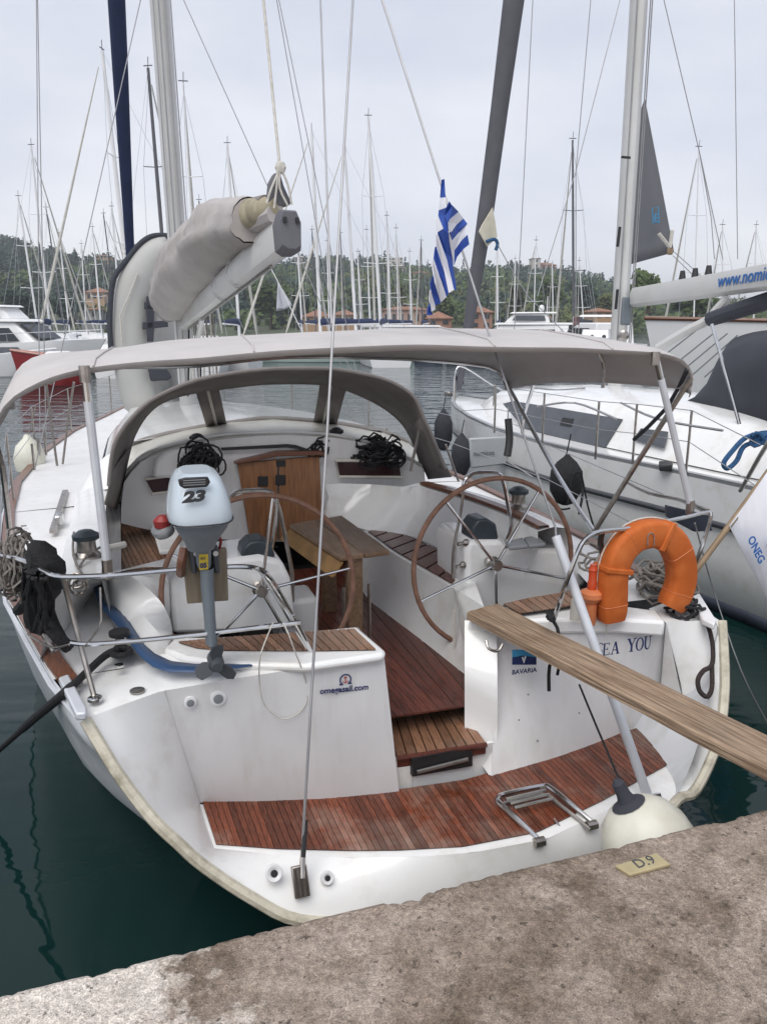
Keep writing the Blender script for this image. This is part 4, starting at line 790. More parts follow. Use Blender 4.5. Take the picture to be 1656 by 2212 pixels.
# coachroof under the hood, and forward of it
wbm = PT([(283, 963), (340, 944), (402, 929), (500, 912), (592, 905), (724, 916), (829, 934), (889, 960), (908, 990)], 4.1)
lgt = PT([(262, 1040), (297, 995), (336, 974), (404, 956), (492, 940), (620, 936), (724, 942), (829, 968), (915, 1010)], 3.3)
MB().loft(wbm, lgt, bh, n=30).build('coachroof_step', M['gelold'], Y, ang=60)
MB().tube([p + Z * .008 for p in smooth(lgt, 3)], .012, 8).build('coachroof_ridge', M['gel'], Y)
cr_ = []
for y_, w_, z_ in ((4.05, 1.42, 1.80), (4.8, 1.40, 1.80), (6.2, 1.28, 1.76), (8.0, 1.02, 1.68), (9.6, .72, 1.55), (10.6, .5, 1.36)):
    x0 = xc(y_); zd = gun(y_)[1] + .02
    cr_.append([B(x0 - w_, y_, zd), B(x0 - w_ * .93, y_, lerp(zd, z_, .55)), B(x0 - w_ * .8, y_, z_ - .04), B(x0, y_, z_ + .06), B(x0 + w_ * .8, y_, z_ - .04), B(x0 + w_ * .93, y_, lerp(zd, z_, .55)), B(x0 + w_, y_, zd)])
MB().grid(cr_).build('coachroof', M['gel'], Y, ang=50)
for s in (-1, 1):
    q = []
    for y_, w_, z_ in ((4.7, 1.40, 1.79), (6.2, 1.28, 1.76), (7.6, 1.08, 1.70)):
        zd = gun(y_)[1] + .02; q.append((B(xc(y_) + s * (w_ * .985 + .004), y_, lerp(zd, z_, .22)), B(xc(y_) + s * (w_ * .94 + .006), y_, lerp(zd, z_, .5))))
    MB().grid([[a for a, b_ in q], [b_ for a, b_ in q]]).build('cabin_window', M['glass'], Y, solid=.01)
cs_ = [B(-1.58, 3.6, 1.45), B(-1.5, 4.0, 1.5)]
MB().loft([B(-1.66, 3.5, 1.155), B(-1.58, 3.5, 1.45), B(-1.36, 3.5, 1.47), B(-1.28, 3.3, 1.55)], [B(-1.62, 4.3, 1.18), B(-1.5, 4.2, 1.5), B(-1.35, 4.15, 1.65), B(-1.2, 4.1, 1.72)], n=8).build('coaming_shoulder', M['gel'], Y)
mb = MB(); mb.prism([B(xc(8.2) + a * .27, 8.2 + b_ * .27, 1.74) for a, b_ in ((-1, -1), (1, -1), (1, 1), (-1, 1))], Z * .05); mb.build('deck_hatch', M['glassg'], Y, bevel=.02)
# ---- spray hood: canvas, clear panes, frame
hA = [(236, 1050), (238, 1020), (247, 963), (267, 925), (297, 890), (325, 866), (356, 849), (394, 832), (434, 819), (492, 808), (560, 799), (620, 796), (680, 796), (724, 798), (803, 812), (855, 830), (894, 858), (912, 898), (930, 936), (946, 976), (962, 1012)]
hB = [(264, 1060), (269, 1020), (283, 960), (290, 940), (303, 915), (322, 890), (347, 870), (385, 855), (434, 845), (492, 837), (560, 829), (620, 827), (680, 828), (724, 834), (777, 853), (829, 880), (868, 913), (885, 940), (896, 962), (905, 990), (912, 1016)]
rA = smooth(PT(hA, 2.75), 3); rB = smooth([uy(a, b_, 3.45) for a, b_ in hB], 3)
rM = [a.lerp(b_, .5) + Z * .025 for a, b_ in zip(rA, rB)]
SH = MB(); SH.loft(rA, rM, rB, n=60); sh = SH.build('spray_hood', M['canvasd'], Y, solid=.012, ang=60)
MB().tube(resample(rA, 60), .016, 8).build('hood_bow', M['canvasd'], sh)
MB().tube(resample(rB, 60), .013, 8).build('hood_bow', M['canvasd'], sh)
wt = PT([(283, 960), (303, 915), (347, 870), (434, 846), (560, 830), (620, 828), (680, 829), (724, 835), (777, 854), (829, 881), (868, 914), (896, 962)], 3.45)
wb_ = PT([(283, 963), (310, 952), (360, 939), (434, 924), (560, 906), (620, 906), (680, 911), (724, 916), (777, 924), (829, 934), (868, 949), (890, 962)], 4.1)
wt, wb_ = resample(wt, 61), resample(wb_, 61)
for a, b_ in ((0, 16), (18, 38), (41, 60)):
    MB().grid([wt[a:b_ + 1], [p.lerp(q, .5) - F * .0 for p, q in zip(wt, wb_)][a:b_ + 1], wb_[a:b_ + 1]]).build('clear_pane', M['vinyl'], sh, ang=60)
for a, b_ in ((15, 19), (37, 42)):
    MB().grid([wt[a:b_ + 1], wb_[a:b_ + 1]]).build('canvas_strip', M['canvasd'], sh, solid=.014); MB().tube([wt[(a + b_) // 2] - F * .02, wb_[(a + b_) // 2] - F * .02], .012, 6).build('hood_strut', M['gelold'], sh)
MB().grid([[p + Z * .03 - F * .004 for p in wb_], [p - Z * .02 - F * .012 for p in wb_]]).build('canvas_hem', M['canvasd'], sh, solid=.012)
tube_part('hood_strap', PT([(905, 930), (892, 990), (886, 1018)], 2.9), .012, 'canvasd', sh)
for q in ([(912, 900), (918, 940), (944, 985), (968, 1030)], [(962, 960), (990, 1040)]): tube_part('hood_strap', PT(q, 2.9), .009, 'steelold', sh)
# quarter panels of the hood
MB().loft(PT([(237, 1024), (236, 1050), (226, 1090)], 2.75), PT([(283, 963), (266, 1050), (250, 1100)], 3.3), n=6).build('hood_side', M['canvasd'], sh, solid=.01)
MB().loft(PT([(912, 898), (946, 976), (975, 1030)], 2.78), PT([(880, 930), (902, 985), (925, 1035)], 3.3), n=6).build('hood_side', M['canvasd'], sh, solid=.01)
# ---- bimini
def px_z(lst, y_): return [uy(a, b_, y_) for a, b_ in lst]
AF = smooth([B(-1.77, .78, 2.16), B(-1.72, .75, 2.30)] + px_z([(7, 880), (36, 852), (90, 823), (143, 805), (215, 791), (322, 780), (430, 773), (592, 758), (719, 751), (898, 744), (1024, 748), (1132, 750), (1241, 751), (1330, 756), (1413, 761), (1450, 768), (1474, 777), (1490, 795), (1497, 815)], .72) + [B(1.83, .74, 2.36)], 3)
AF2 = [p - Z * (.018 + .012 * (1 - abs(i / (len(AF) - 1) - .5) * 2)) + F * .012 for i, p in enumerate(AF)]
mid_p = [B(-1.71, 1.45, 2.36), B(-1.70, 1.42, 2.47), B(-1.63, 1.4, 2.56)] + px_z([(100, 764), (180, 758), (270, 749), (358, 736), (466, 728), (591, 721), (720, 715), (898, 709), (1130, 712), (1235, 719)], 1.4) + [B(1.60, 1.4, 2.64), B(1.70, 1.4, 2.53), B(1.72, 1.42, 2.38)]
MD = smooth(mid_p, 4)
fw_p = [B(-1.60, 2.3, 2.40), B(-1.55, 2.3, 2.45), B(-1.36, 2.3, 2.49)] + px_z([(430, 786), (610, 768), (855, 771), (1024, 784), (1066, 794), (1086, 812)], 2.3) + [B(1.5, 2.3, 2.28)]
FWD = smooth(fw_p, 4)
ra, ra2, rm, rf = [resample(q, 70) for q in (AF, AF2, MD, FWD)]
rq = [a.lerp(b_, .12) + Z * .022 for a, b_ in zip(ra, rm)]
bim = MB().grid([ra2, ra, rq, [a.lerp(b_, .5) + Z * .016 for a, b_ in zip(ra, rm)], rm, [a.lerp(b_, .5) + Z * .02 for a, b_ in zip(rm, rf)], rf]).build('bimini', M['canvas'], Y, solid=.006, soff=-1, ang=70)
for rr_, q in ((rf, 'bimini_bow'), ([p - Z * .02 for p in rm], 'bimini_bow')): MB().tube([p - Z * .012 for p in rr_], .0125, 8).build(q, M['steel'], bim)
for k in (12, 24, 45, 57): MB().tube([r_[k] + Z * .004 for r_ in (ra, rq, [a.lerp(b_, .5) + Z * .016 for a, b_ in zip(ra, rm)], rm, [a.lerp(b_, .5) + Z * .02 for a, b_ in zip(rm, rf)], rf)], .0045, 5).build('canvas_seam', M['canvas'], bim)
MB().prism(PT([(1441, 1092), (1532, 1113), (1538, 1147), (1500, 1149), (1442, 1118)], .78), F * .03).build('dark_panel', M['darkhull'], Y, bevel=.005)
# poles at the aft corners
for top, bot, yt, yb in (((183, 800), (232, 1222), .70, .72), ((1415, 768), (1490, 1092), .70, .66)):
    a, b_ = uy(*top, yt), uy(*bot, yb); pm = MB().tube([a, a.lerp(b_, .16)], .017, 10).build('bimini_pole', M['steel'], bim)
    MB().tube([a.lerp(b_, .15), b_], .0195, 10).build('pole_sleeve', M['white'] if False else M['alu'], pm); MB().tube([a + Z * .02, a - Z * .05], .024, 10).build('pole_end', M['steelold'], pm); MB().tube([b_ - Z * .06, b_ + Z * .03], .024, 10).build('pole_end', M['steelold'], pm)
pv = uz(1281, 1146, 1.5)
tube_part('bimini_leg', [rf[-3], uy(1200, 1020, 1.7), pv], .014, 'steel', bim, sm=2)
tube_part('bimini_leg', [ra2[-3], uy(1375, 1000, .92), pv + R * .012], .015, 'steelold', bim, sm=2)
tube_part('bimini_leg', PT([(1112, 760), (1140, 765), (1155, 790), (1152, 830), (1130, 900), (1128, 935)], 2.1), .0125, 'steel', bim)
tube_part('bimini_strap', [ra2[-4] - F * .0, uy(1440, 880, .95), uy(1368, 950, 1.2)], .012, 'fender', bim, sm=2)
pvp = uz(24, 1168, 1.5)
tube_part('bimini_leg', [uy(-25, 920, .76), uy(6, 1010, 1.0), pvp], .014, 'steelold', bim, sm=2)
# ---- mast, boom, sail cover
mfoot = uy(410, 905, 7.0); mfoot.z = 1.72; mtop = uy(345, 0, 7.0); dv = (mtop - mfoot).normalized(); mhead = mfoot + dv * ((15.5 - mfoot.z) / dv.z)
ms = MB().tube([mfoot, mtop, mhead], .105, 14, sq=1.35).build('mast', M['mast'], Y)
for off in (-.09, -.03, .05, .115):
    MB().tube([mfoot + R * off - F * .15 + Z * .2, mtop + R * off * .9 - F * .15, mhead], .008, 5).build('halyard', M['wire'], ms)
for zz in (6.9, 11.0):
    p0 = mfoot + dv * ((zz - mfoot.z) / dv.z)
    for s in (-1, 1): MB().tube([p0, p0 + R * s * 1.15 - F * .25 + Z * .05], [.04, .025], 8, sq=.5).build('spreader', M['mast'], ms)
g0 = uy(398, 692, 6.85); bend = uy(617, 505, 2.1)
ax = (bend - g0).normalized(); upb = (Z - ax * Z.dot(ax)).normalized(); sdb = ax.cross(upb)
L_ = (bend - g0).length
prof = [(-.5, -.45), (-.55, .2), (-.35, .5), (.35, .5), (.55, .2), (.5, -.45), (.2, -.56), (-.2, -.56)]
mb = MB(); w, h = .125, .21
rows = [[g0 + ax * t_ + sdb * (a * w) + upb * (b_ * h) for a, b_ in prof] for t_ in (0, L_ * .5, L_)]
rows = [r + [r[0]] for r in rows]; mb.grid(rows); mb.poly(rows[0][:-1]); mb.poly(rows[-1][:-1]); bo = mb.build('boom', M['mast'], Y, ang=40)
# boom end casting
ec = bend; mb = MB(); rr_ = []
for t_, k in ((-.02, 1.02), (.07, 1.05), (.13, .85)): rr_.append([ec + ax * t_ + sdb * (a * w * 1.08 * k) + upb * (b_ * h * 1.12 * k) for a, b_ in prof])
rr_ = [r + [r[0]] for r in rr_]; mb.grid(rr_); mb.poly(rr_[-1][:-1]); mb.build('boom_end_fitting', M['furl'], bo, ang=40)
for a in (-.3, .3): MB().box(ec + ax * .13 + sdb * (a * w) + upb * .05, .02, .04, .03, (sdb, ax, upb)).build('sheave', M['rubber'], bo)
MB().tube([g0 + ax * .3 - upb * .13, bend - ax * .4 - upb * .13], .011, 6).build('boom_track', M['steelold'], bo)
for t_ in (.55, .70): MB().tube(smooth([g0 + ax * L_ * t_ + sdb * .07 + upb * .10, g0 + ax * L_ * (t_ - .005) + sdb * .10 - upb * .02, g0 + ax * L_ * (t_ + .02) + sdb * .03 - upb * .13, g0 + ax * L_ * (t_ + .025) - sdb * .07 - upb * .06], 4), .006, 6).build('reef_line', M['wire'], bo)
# stowed mainsail inside its cover: px outline (upper/lower edges) seen on the boom, given real girth
up_px = [(345, 612), (352, 560), (365, 530), (400, 490), (430, 462), (455, 435), (480, 424), (505, 421), (527, 430)]
lo_px = [(372, 695), (392, 690), (415, 668), (440, 646), (462, 620), (487, 594), (510, 572), (535, 545), (560, 520)]
ys = [6.9, 6.6, 6.2, 5.5, 4.9, 4.3, 3.8, 3.3, 2.75]
gir = [.15, .26, .30, .31, .30, .29, .26, .23, .15]
rows = []
for (a, b_, y_, g) in zip(up_px, lo_px, ys, gir):
    U_, L2 = uy(*a, y_), uy(*b_, y_); c = (U_ + L2) / 2; hv = (U_ - L2) / 2; ring = []
    wd_ = hv.cross(ax).normalized()
    for k in range(28):
        th = 2 * math.pi * k / 28; wob_ = 1 + .16 * noise.noise(Vector((y_ * 1.1, k * .9, 2))); ring.append(c + hv * math.cos(th) * (1.0 if abs(math.cos(th)) > .9 else wob_) + wd_ * (g * math.sin(th) * wob_ * (1.1 if math.cos(th) < 0 else .85)))
    rows.append(ring)
sr = []
for k in range(28): sr.append(smooth([r[k] for r in rows], 12))
rows = [[sr[k][i] for k in range(28)] for i in range(len(sr[0]))]
mb = MB(); mb.grid([r + [r[0]] for r in rows]); mb.poly(rows[0]); mb.poly(rows[-1]); sc = mb.build('sail_cover', M['bag'], bo, ang=80); sc.data.update()
for v in sc.data.vertices:
    a_ = v.co.dot(ax); u_ = v.co.dot(upb); w_ = v.co.dot(sdb); q = noise.noise(Vector((a_ * 1.6, u_ * 2, w_ * 2))); f_ = noise.noise(Vector((a_ * 5.5 + u_ * 2.6, u_ * .9, w_ * 1.3))); v.co += v.normal * (.035 * q + .017 * f_ - .07 * max(0, .16 - abs(noise.noise(Vector((a_ * 3.0 - u_ * 1.8, 4, w_ * .8))))))
# sail leech poking out of the cover, headboard and lashing
MB().tube(smooth([uy(505, 470, 3.3), uy(545, 462, 2.7), uy(580, 452, 2.35), uy(598, 445, 2.2)], 4), [.07, .09, .09, .085, .08, .075, .07, .065, .06, .055, .05, .045, .04][:13], 18, sq=1.25).build('sail_fold', M['sailold'], bo)
MB().tube(smooth([uy(512, 455, 3.25), uy(545, 446, 2.75), uy(575, 440, 2.4)], 4), .055, 14).build('sail_fold', M['canvasd'], bo)
MB().tube(smooth([uy(520, 500, 3.2), uy(560, 478, 2.6), uy(596, 462, 2.2)], 4), .06, 8).build('sail_fold', M['bag'], bo)
hp = [uy(577, 430, 2.2), uy(580, 395, 2.2), uy(592, 372, 2.2), uy(606, 372, 2.2), uy(614, 400, 2.2), uy(632, 440, 2.2), uy(600, 452, 2.2)]
MB().prism(hp, F * .06).build('sail_headboard', M['furl'], bo, bevel=.02)
for q in ([(606, 362), (585, 410), (576, 440)], [(606, 362), (604, 405), (622, 445)], [(606, 362), (622, 400), (630, 442)], [(600, 365), (598, 400), (592, 450)]): tube_part('lashing', PT(q, 2.17), .007, 'ropewhite', bo)
MB().ball(uy(606, 362, 2.18), .035, .03, .04, 8).build('lashing_knot', M['ropewhite'], bo)
MB().tube([uy(569, 0, 2.6), uy(604, 358, 2.2)], .009, 6).build('topping_lift', M['ropewhite'], bo)
# ropes hanging at the mast foot, vang
for i, (a, b_) in enumerate([(410, 424), (418, 436), (426, 440), (433, 448), (440, 462), (404, 412), (448, 470), (455, 478)]):
    tube_part('mast_rope', [uy(a + 4, 660 + 8 * (i % 3), 6.6), uy((a + b_) / 2, 770, 6.5), uy(b_ - 6, 850 + 6 * (i % 4), 6.3)], .011, ('ropewhite', 'ropegrey', 'black')[i % 3], ms, 6)
MB().tube([mfoot + Z * .3 - F * .1, g0.lerp(bend, .28) - upb * .13], .028, 8).build('boom_vang', M['mast'], bo)
# instruments and a rolled white cloth by the mast foot
MB().ball(uy(452, 893, 6.2), .10, .10, .09, 12).build('fender_bag', M['gelold'], Y)
# furled navy genoa on the forestay
fb0, fb1, fb2 = uy(296, 860, 12.8), uy(281, 538, 11.8), uy(252, 0, 10.2)
fx = [fb0, fb0.lerp(fb1, .5), fb1, fb1.lerp(fb2, .35), fb1.lerp(fb2, .7), fb2, fb2 + (fb2 - fb1) * .9, mhead - Z * .4]
MB().tube(fx, [.05, .07, .075, .095, .115, .125, .11, .03], 12).build('furled_genoa', M['navy'], Y)
for z_ in (.93, .97, 1.0): MB().tube([fb0.lerp(fb1, z_) - R * .1, fb0.lerp(fb1, z_ + .03) + R * .1], .012, 5).build('sail_tie', M['ropewhite'], Y)
# shrouds and lower tackles
for s in (-1, 1):
    for y_, zz in ((6.4, 11.0), (6.9, 14.5), (6.0, 6.8)):
        p0 = mfoot + dv * ((zz - mfoot.z) / dv.z); c0 = G(y_, s, .12, .02)
        if zz > 7: sp0 = mfoot + dv * ((6.9 - mfoot.z) / dv.z) + R * s * 1.15 - F * .25; MB().tube([c0, sp0, p0], .0055, 5).build('shroud', M['wire'], Y)
        else: MB().tube([c0, p0], .0055, 5).build('shroud', M['wire'], Y)
        MB().tube([c0, c0 + Z * .28], .014, 6).build('turnbuckle', M['steelold'], Y)
for q in ([(100, 826), (112, 920), (124, 1006)], [(160, 826), (146, 920), (136, 1002)]):
    MB().tube([uz(a, b_, 1.22 + (1006 - b_) * .0052) for a, b_ in q], .013, 8).build('shroud_tackle', M['ropegrey'], Y)
# ---- split backstay with chainplates; starboard leg in a grey pipe
cpl = us(652, 1850); bp0 = uy(718, 737, .5); bp1 = uy(762, 0, 1.6)
MB().tube([cpl, bp0, bp1, bp1 + (bp1 - bp0) * 2.0], .0062, 6).build('backstay', M['wire'], Y)
MB().tube([uy(716, 700, .6), uy(692, 0, 1.8)], .005, 6).build('backstay_tackle_line', M['wire'], Y)
nn = (Z - F * 1.72).normalized(); upn = nn.cross(R); upn = upn if upn.z > 0 else -upn
ch = MB().box(us(647, 1902) + nn * .02, .066, .125, .03, (R, upn, nn)).build('chainplate', M['steelold'], Y, bevel=.004)
for a in (-.02, 0, .02): MB().box(us(647, 1902) + nn * .037 + R * a, .009, .115, .012, (R, upn, nn)).build('chainplate_rib', M['steel'], ch)
MB().tube([us(649, 1895) + nn * .05, us(651, 1862) + nn * .03, us(654, 1815) + nn * .02], [.010, .013, .009], 8).build('toggle', M['steelold'], ch)
MB().tube([us(652, 1850) + nn * .03, us(658, 1770) + nn * .02], .011, 8).build('turnbuckle', M['rubber'], ch)
pp0, pp1 = us(1396, 1714), uy(1200, 1158, .55)
MB().tube([pp0, pp1], .0245, 14).build('backstay_pipe', M['alu'], Y)
st1 = uy(1056, 723, .95); st2 = uy(825, 0, 1.8)
MB().tube([pp1, uy(1199, 1140, .56), st1, st2, st2 + (st2 - st1) * 2], .0062, 6).build('backstay', M['wire'], Y)
tube_part('backstay_block', [uy(1097, 905, .85), uy(1100, 950, .82), uy(1095, 985, .8)], .020, 'rubber'); MB().tube([uy(1097, 880, .86), uy(1094, 995, .8), uy(1150, 1030, .7)], .004, 5).build('backstay_tackle_line', M['wire'], Y)
MB().box(us(1408, 1722) + nn * .015, .07, .035, .03, (R, upn, nn)).build('chainplate', M['steel'], Y, bevel=.004)
# ---- pushpits
RZ = 1.68
tube_part('pushpit_rail', ZT([(-10, 1196), (40, 1208), (75, 1222), (104, 1238), (135, 1246), (240, 1243), (365, 1232), (430, 1228), (510, 1224), (552, 1227), (575, 1240)], RZ) + [uz(600, 1275, 1.58), uz(640, 1345, 1.4), uz(683, 1428, 1.18)], .0125)
tube_part('pushpit_rail', [uz(155, 1388, 1.42), uz(200, 1391, 1.42), uz(330, 1381, 1.42), uz(500, 1362, 1.42), uz(648, 1344, 1.42)], .0115)
tube_part('pushpit_leg', [uz(136, 1246, RZ), uz(160, 1340, 1.47), uz(206, 1512, 1.155)], .0125, 'steelold', sm=2)
tube_part('pushpit_leg', [uz(563, 1232, 1.66), uz(600, 1290, 1.5), uz(640, 1360, 1.34), uz(684, 1430, 1.18)], .0125, 'steel', sm=2)
tube_part('pushpit_leg', [uz(0, 1200, RZ), uz(60, 1310, 1.4), uz(118, 1412, 1.16)], .0125, 'steelold', sm=2)
for a in ((206, 1512), (118, 1412), (683, 1430)): MB().lathe([(.032, 0), (.03, .012), (.018, .02)], uz(*a, 1.16 if a[0] < 300 else 1.19), Z, 14).build('rail_base', M['steel'], Y)
tube_part('rail_wire', [uz(185, 1396, 1.42), uz(212, 1360, 1.44), uz(219, 1340, 1.47), uz(217, 1270, 1.58)], .005, 'steelold', sm=0)
tube_part('rail_wire', [uz(60, 1370, 1.3), uz(110, 1398, 1.3), uz(150, 1392, 1.38)], .005, 'steelold')
tube_part('pushpit_rail', [uz(1197, 1335, 1.2), uz(1215, 1280, 1.4), uz(1240, 1210, 1.58), uz(1262, 1166, 1.68), uz(1300, 1148, 1.7), uz(1370, 1140, 1.7), uz(1470, 1120, 1.7), uz(1522, 1108, 1.7)] + [uz(1534, 1115, 1.68), uz(1515, 1180, 1.5), uz(1488, 1260, 1.3), uz(1478, 1318, 1.19)], .0125)
tube_part('pushpit_leg', [uz(1262, 1160, 1.69), uz(1500, 1075, 1.74), uz(1528, 1100, 1.70)], .0, 'steel') if False else None
tube_part('pushpit_rail', [uz(1528, 1103, 1.7), uz(1470, 1080, 1.7), uz(1400, 1065, 1.7), uz(1350, 1040, 1.72)], .0115, 'steelold')
tube_part('pushpit_leg', [uz(1300, 1150, 1.69), uz(1296, 1172, 1.62), uz(1302, 1200, 1.5)], .016, 'rubber')
# ---- stanchions and lifelines along both sides
for s in (-1, 1):
    tops = []
    for y_ in (2.6, 4.6, 6.6, 8.8, 10.8, 12.4):
        a = G(y_, s, .06, .02); b_ = a + Z * .60; tops.append(b_)
        if s < 0 or y_ > 5: MB().tube([a, b_], .0115, 8).build('stanchion', M['steelold'], Y)
    for dz in (0, -.28): MB().tube(([uz(0, 1200, RZ) if dz == 0 else uz(40, 1290, 1.42)] if s < 0 else [uz(1534, 1112, 1.68) + Z * dz]) + [p + Z * dz for p in tops], .0035, 5).build('lifeline', M['wire'], Y)
# ---- winches
def winch(c, r, h, m1='steelold', m2='compass'):
    w_ = MB().lathe([(r, 0), (r, h * .12), (r * .72, h * .25), (r * .66, h * .55), (r * .8, h * .72)], c, Z, 18).build('winch', M[m1], Y)
    MB().lathe([(r * .95, h * .70), (r * .98, h * .86), (r * .8, h * .9), (r * .5, h), (r * .2, h * 1.04)], c, Z, 18).build('winch_top', M[m2], w_); return w_
winch(uz(190, 1205, 1.46), .075, .16); winch(uz(1118, 1098, 1.52), .07, .15); winch(uy(427, 975, 3.4), .062, .14, 'steelold', 'rubber'); winch(uy(727, 960, 3.4), .062, .14, 'gelold', 'rubber')
for c0, c1 in (((172, 1225), (235, 1172)), ((182, 1250), (160, 1150))): tube_part('sheet', [uz(*c0, 1.48), uz((c0[0] + c1[0]) / 2 - 12, (c0[1] + c1[1]) / 2, 1.5), uz(*c1, 1.5)], .007, 'ropegrey')
tube_part('winch_handle', [uz(232, 1184, 1.47), uz(252, 1180, 1.48), uz(270, 1176, 1.48)], .02, 'gelold')
mb = MB(); mb.box(uz(130, 1100, 1.22), .05, 1.5, .03, (R, F, Z)); mb.build('genoa_track', M['steelold'], Y); MB().box(uz(128, 1120, 1.25), .06, .16, .08, (R, F, Z)).build('genoa_car', M['steel'], Y, bevel=.015)
# ---- filler caps, cleats, shower hatches
MB().lathe([(.033, 0), (.033, .006), (.02, .008)], uz(297, 1493, 1.158), Z, 16).build('filler_cap', M['steelold'], Y)
MB().box(uz(52, 1136, 1.2), .04, .015, .01, (R, F, Z)).build('deck_drain', M['steelold'], Y)
def fairlead(pts, z_, nm='fairlead', m='alu', th=.035): return MB().prism(ZT(pts, z_), Z * th).build(nm, M[m], Y, bevel=.008)
fairlead([(128, 1478), (150, 1470), (190, 1545), (188, 1556), (166, 1558)], 1.165)
fairlead([(1492, 1300), (1508, 1292), (1545, 1352), (1540, 1362), (1515, 1350)], 1.17, m='white')
for c, r in (((411, 1516), .028), ((471, 1507), .036)):
    p0 = onpanel(*c, .004)
    s_ = MB().lathe([(r, 0), (r, .010), (r * .6, .012)], p0, -F, 20).build('shower_socket', M['white'], Y); MB().lathe([(r * .62, .008), (r * .62, .016), (r * .3, .018)], p0, -F, 16).build('socket_lid', M['grey'], s_)
pt_ = uy(1050, 1384, .42)
tube_part('deck_hook', [pt_, pt_ - F * .03 - Z * .03, pt_ - F * .03 + R * .05 - Z * .05, pt_ - F * .02 + R * .08 - Z * .02], .008, 'steelold')
for a_, b_ in ((1140, 1500), (1120, 1555), (1160, 1600), (1250, 1540), (1290, 1440)):
    MB().lathe([(.005, 0), (.005, .003)], uy(a_, b_, .425), -F, 8).build('screw_head', M['grey'], Y)
# ---- bathing ladder on the platform: two side rails and rungs
def lad(pts): return [uz(a, b_, z_) for a, b_, z_ in pts]
lr = lad([(1168, 1820, .44), (1120, 1772, .475), (1078, 1735, .49), (1076, 1724, .49), (1090, 1716, .49), (1170, 1699, .49), (1188, 1702, .49), (1230, 1736, .48), (1284, 1782, .44)])
ld = MB().tube(smooth(lr, 3), .0135, 8).build('bathing_ladder', M['steel'], Y)
l2 = lad([(1160, 1812, .445), (1120, 1776, .475), (1090, 1746, .49), (1090, 1735, .49), (1170, 1716, .49), (1200, 1732, .485), (1274, 1792, .445)]); MB().tube(smooth(l2, 2), .010, 8).build('inner_rail', M['steelold'], ld)
for y0 in (0, 9, 18): MB().tube([uz(1092 + y0, 1727 + y0, .50), uz(1178 + y0 * .9, 1707 + y0, .50)], .0085, 6).build('rung', M['steel'], ld)
for c in ((1166, 1818), (1279, 1782)): MB().tube([uz(*c, .45) - R * .03, uz(*c, .45) + R * .02], .022, 10).build('hinge', M['steelold'], ld)
# ---- lettering on the stern
ty, tn = M['ink'], 'lettering'
a, b_ = onpanel(690, 1499), onpanel(803, 1488); dirx = (b_ - a)
text(tn, 'omegasail.com', a, dirx, Z, .0395 * (dirx.length / .25), M['ink'], Y, bold=.0008)
lc = onpanel(746, 1468)
ringp = [lc + (R * math.sin(t_) * .026 - Z * math.cos(t_) * .026) for t_ in [math.radians(35 + 290 * k / 24) for k in range(25)]]
MB().tube(ringp, .0032, 6).build('emblem_ring', M['ink'], Y)
for s in (-1, 1): MB().box(lc + R * s * .021 - Z * .022, .018, .003, .006, (R, F, Z)).build('emblem_foot', M['ink'], Y)
an = MB().box(lc, .004, .003, .032, (R, F, Z)); an.box(lc + Z * .010, .014, .003, .003, (R, F, Z)); an.tube([lc + R * math.cos(t_) * .012 - Z * (.006 + math.sin(t_) * .010) for t_ in [math.pi * k / 8 for k in range(9)]], .002, 5); an.build('emblem_anchor', M['inkr'], Y)
# maker's mark: blue panel over wordmark
q = lambda pts, y_: [uy(a, b_, y_) for a, b_ in pts]
MB().prism(q([(1106, 1404), (1158, 1404), (1158, 1436), (1106, 1436)], .425), F * .004).build('maker_panel', M['ink'], Y)
MB().prism(q([(1106, 1404), (1158, 1404), (1158, 1420), (1130, 1416), (1106, 1420)], .422), F * .002).build('maker_sky', M['cyan'], Y)
MB().prism(q([(1126, 1420), (1131, 1434), (1136, 1418), (1133, 1417), (1131, 1425), (1129, 1419)], .420), F * .001).build('maker_wave', M['white'], Y)
a, b_ = uy(1103, 1456, .425), uy(1163, 1449, .425); text(tn, 'BAVARIA', a - F * .006, b_ - a, Z, .036, M['ink'], Y, bold=.0006)
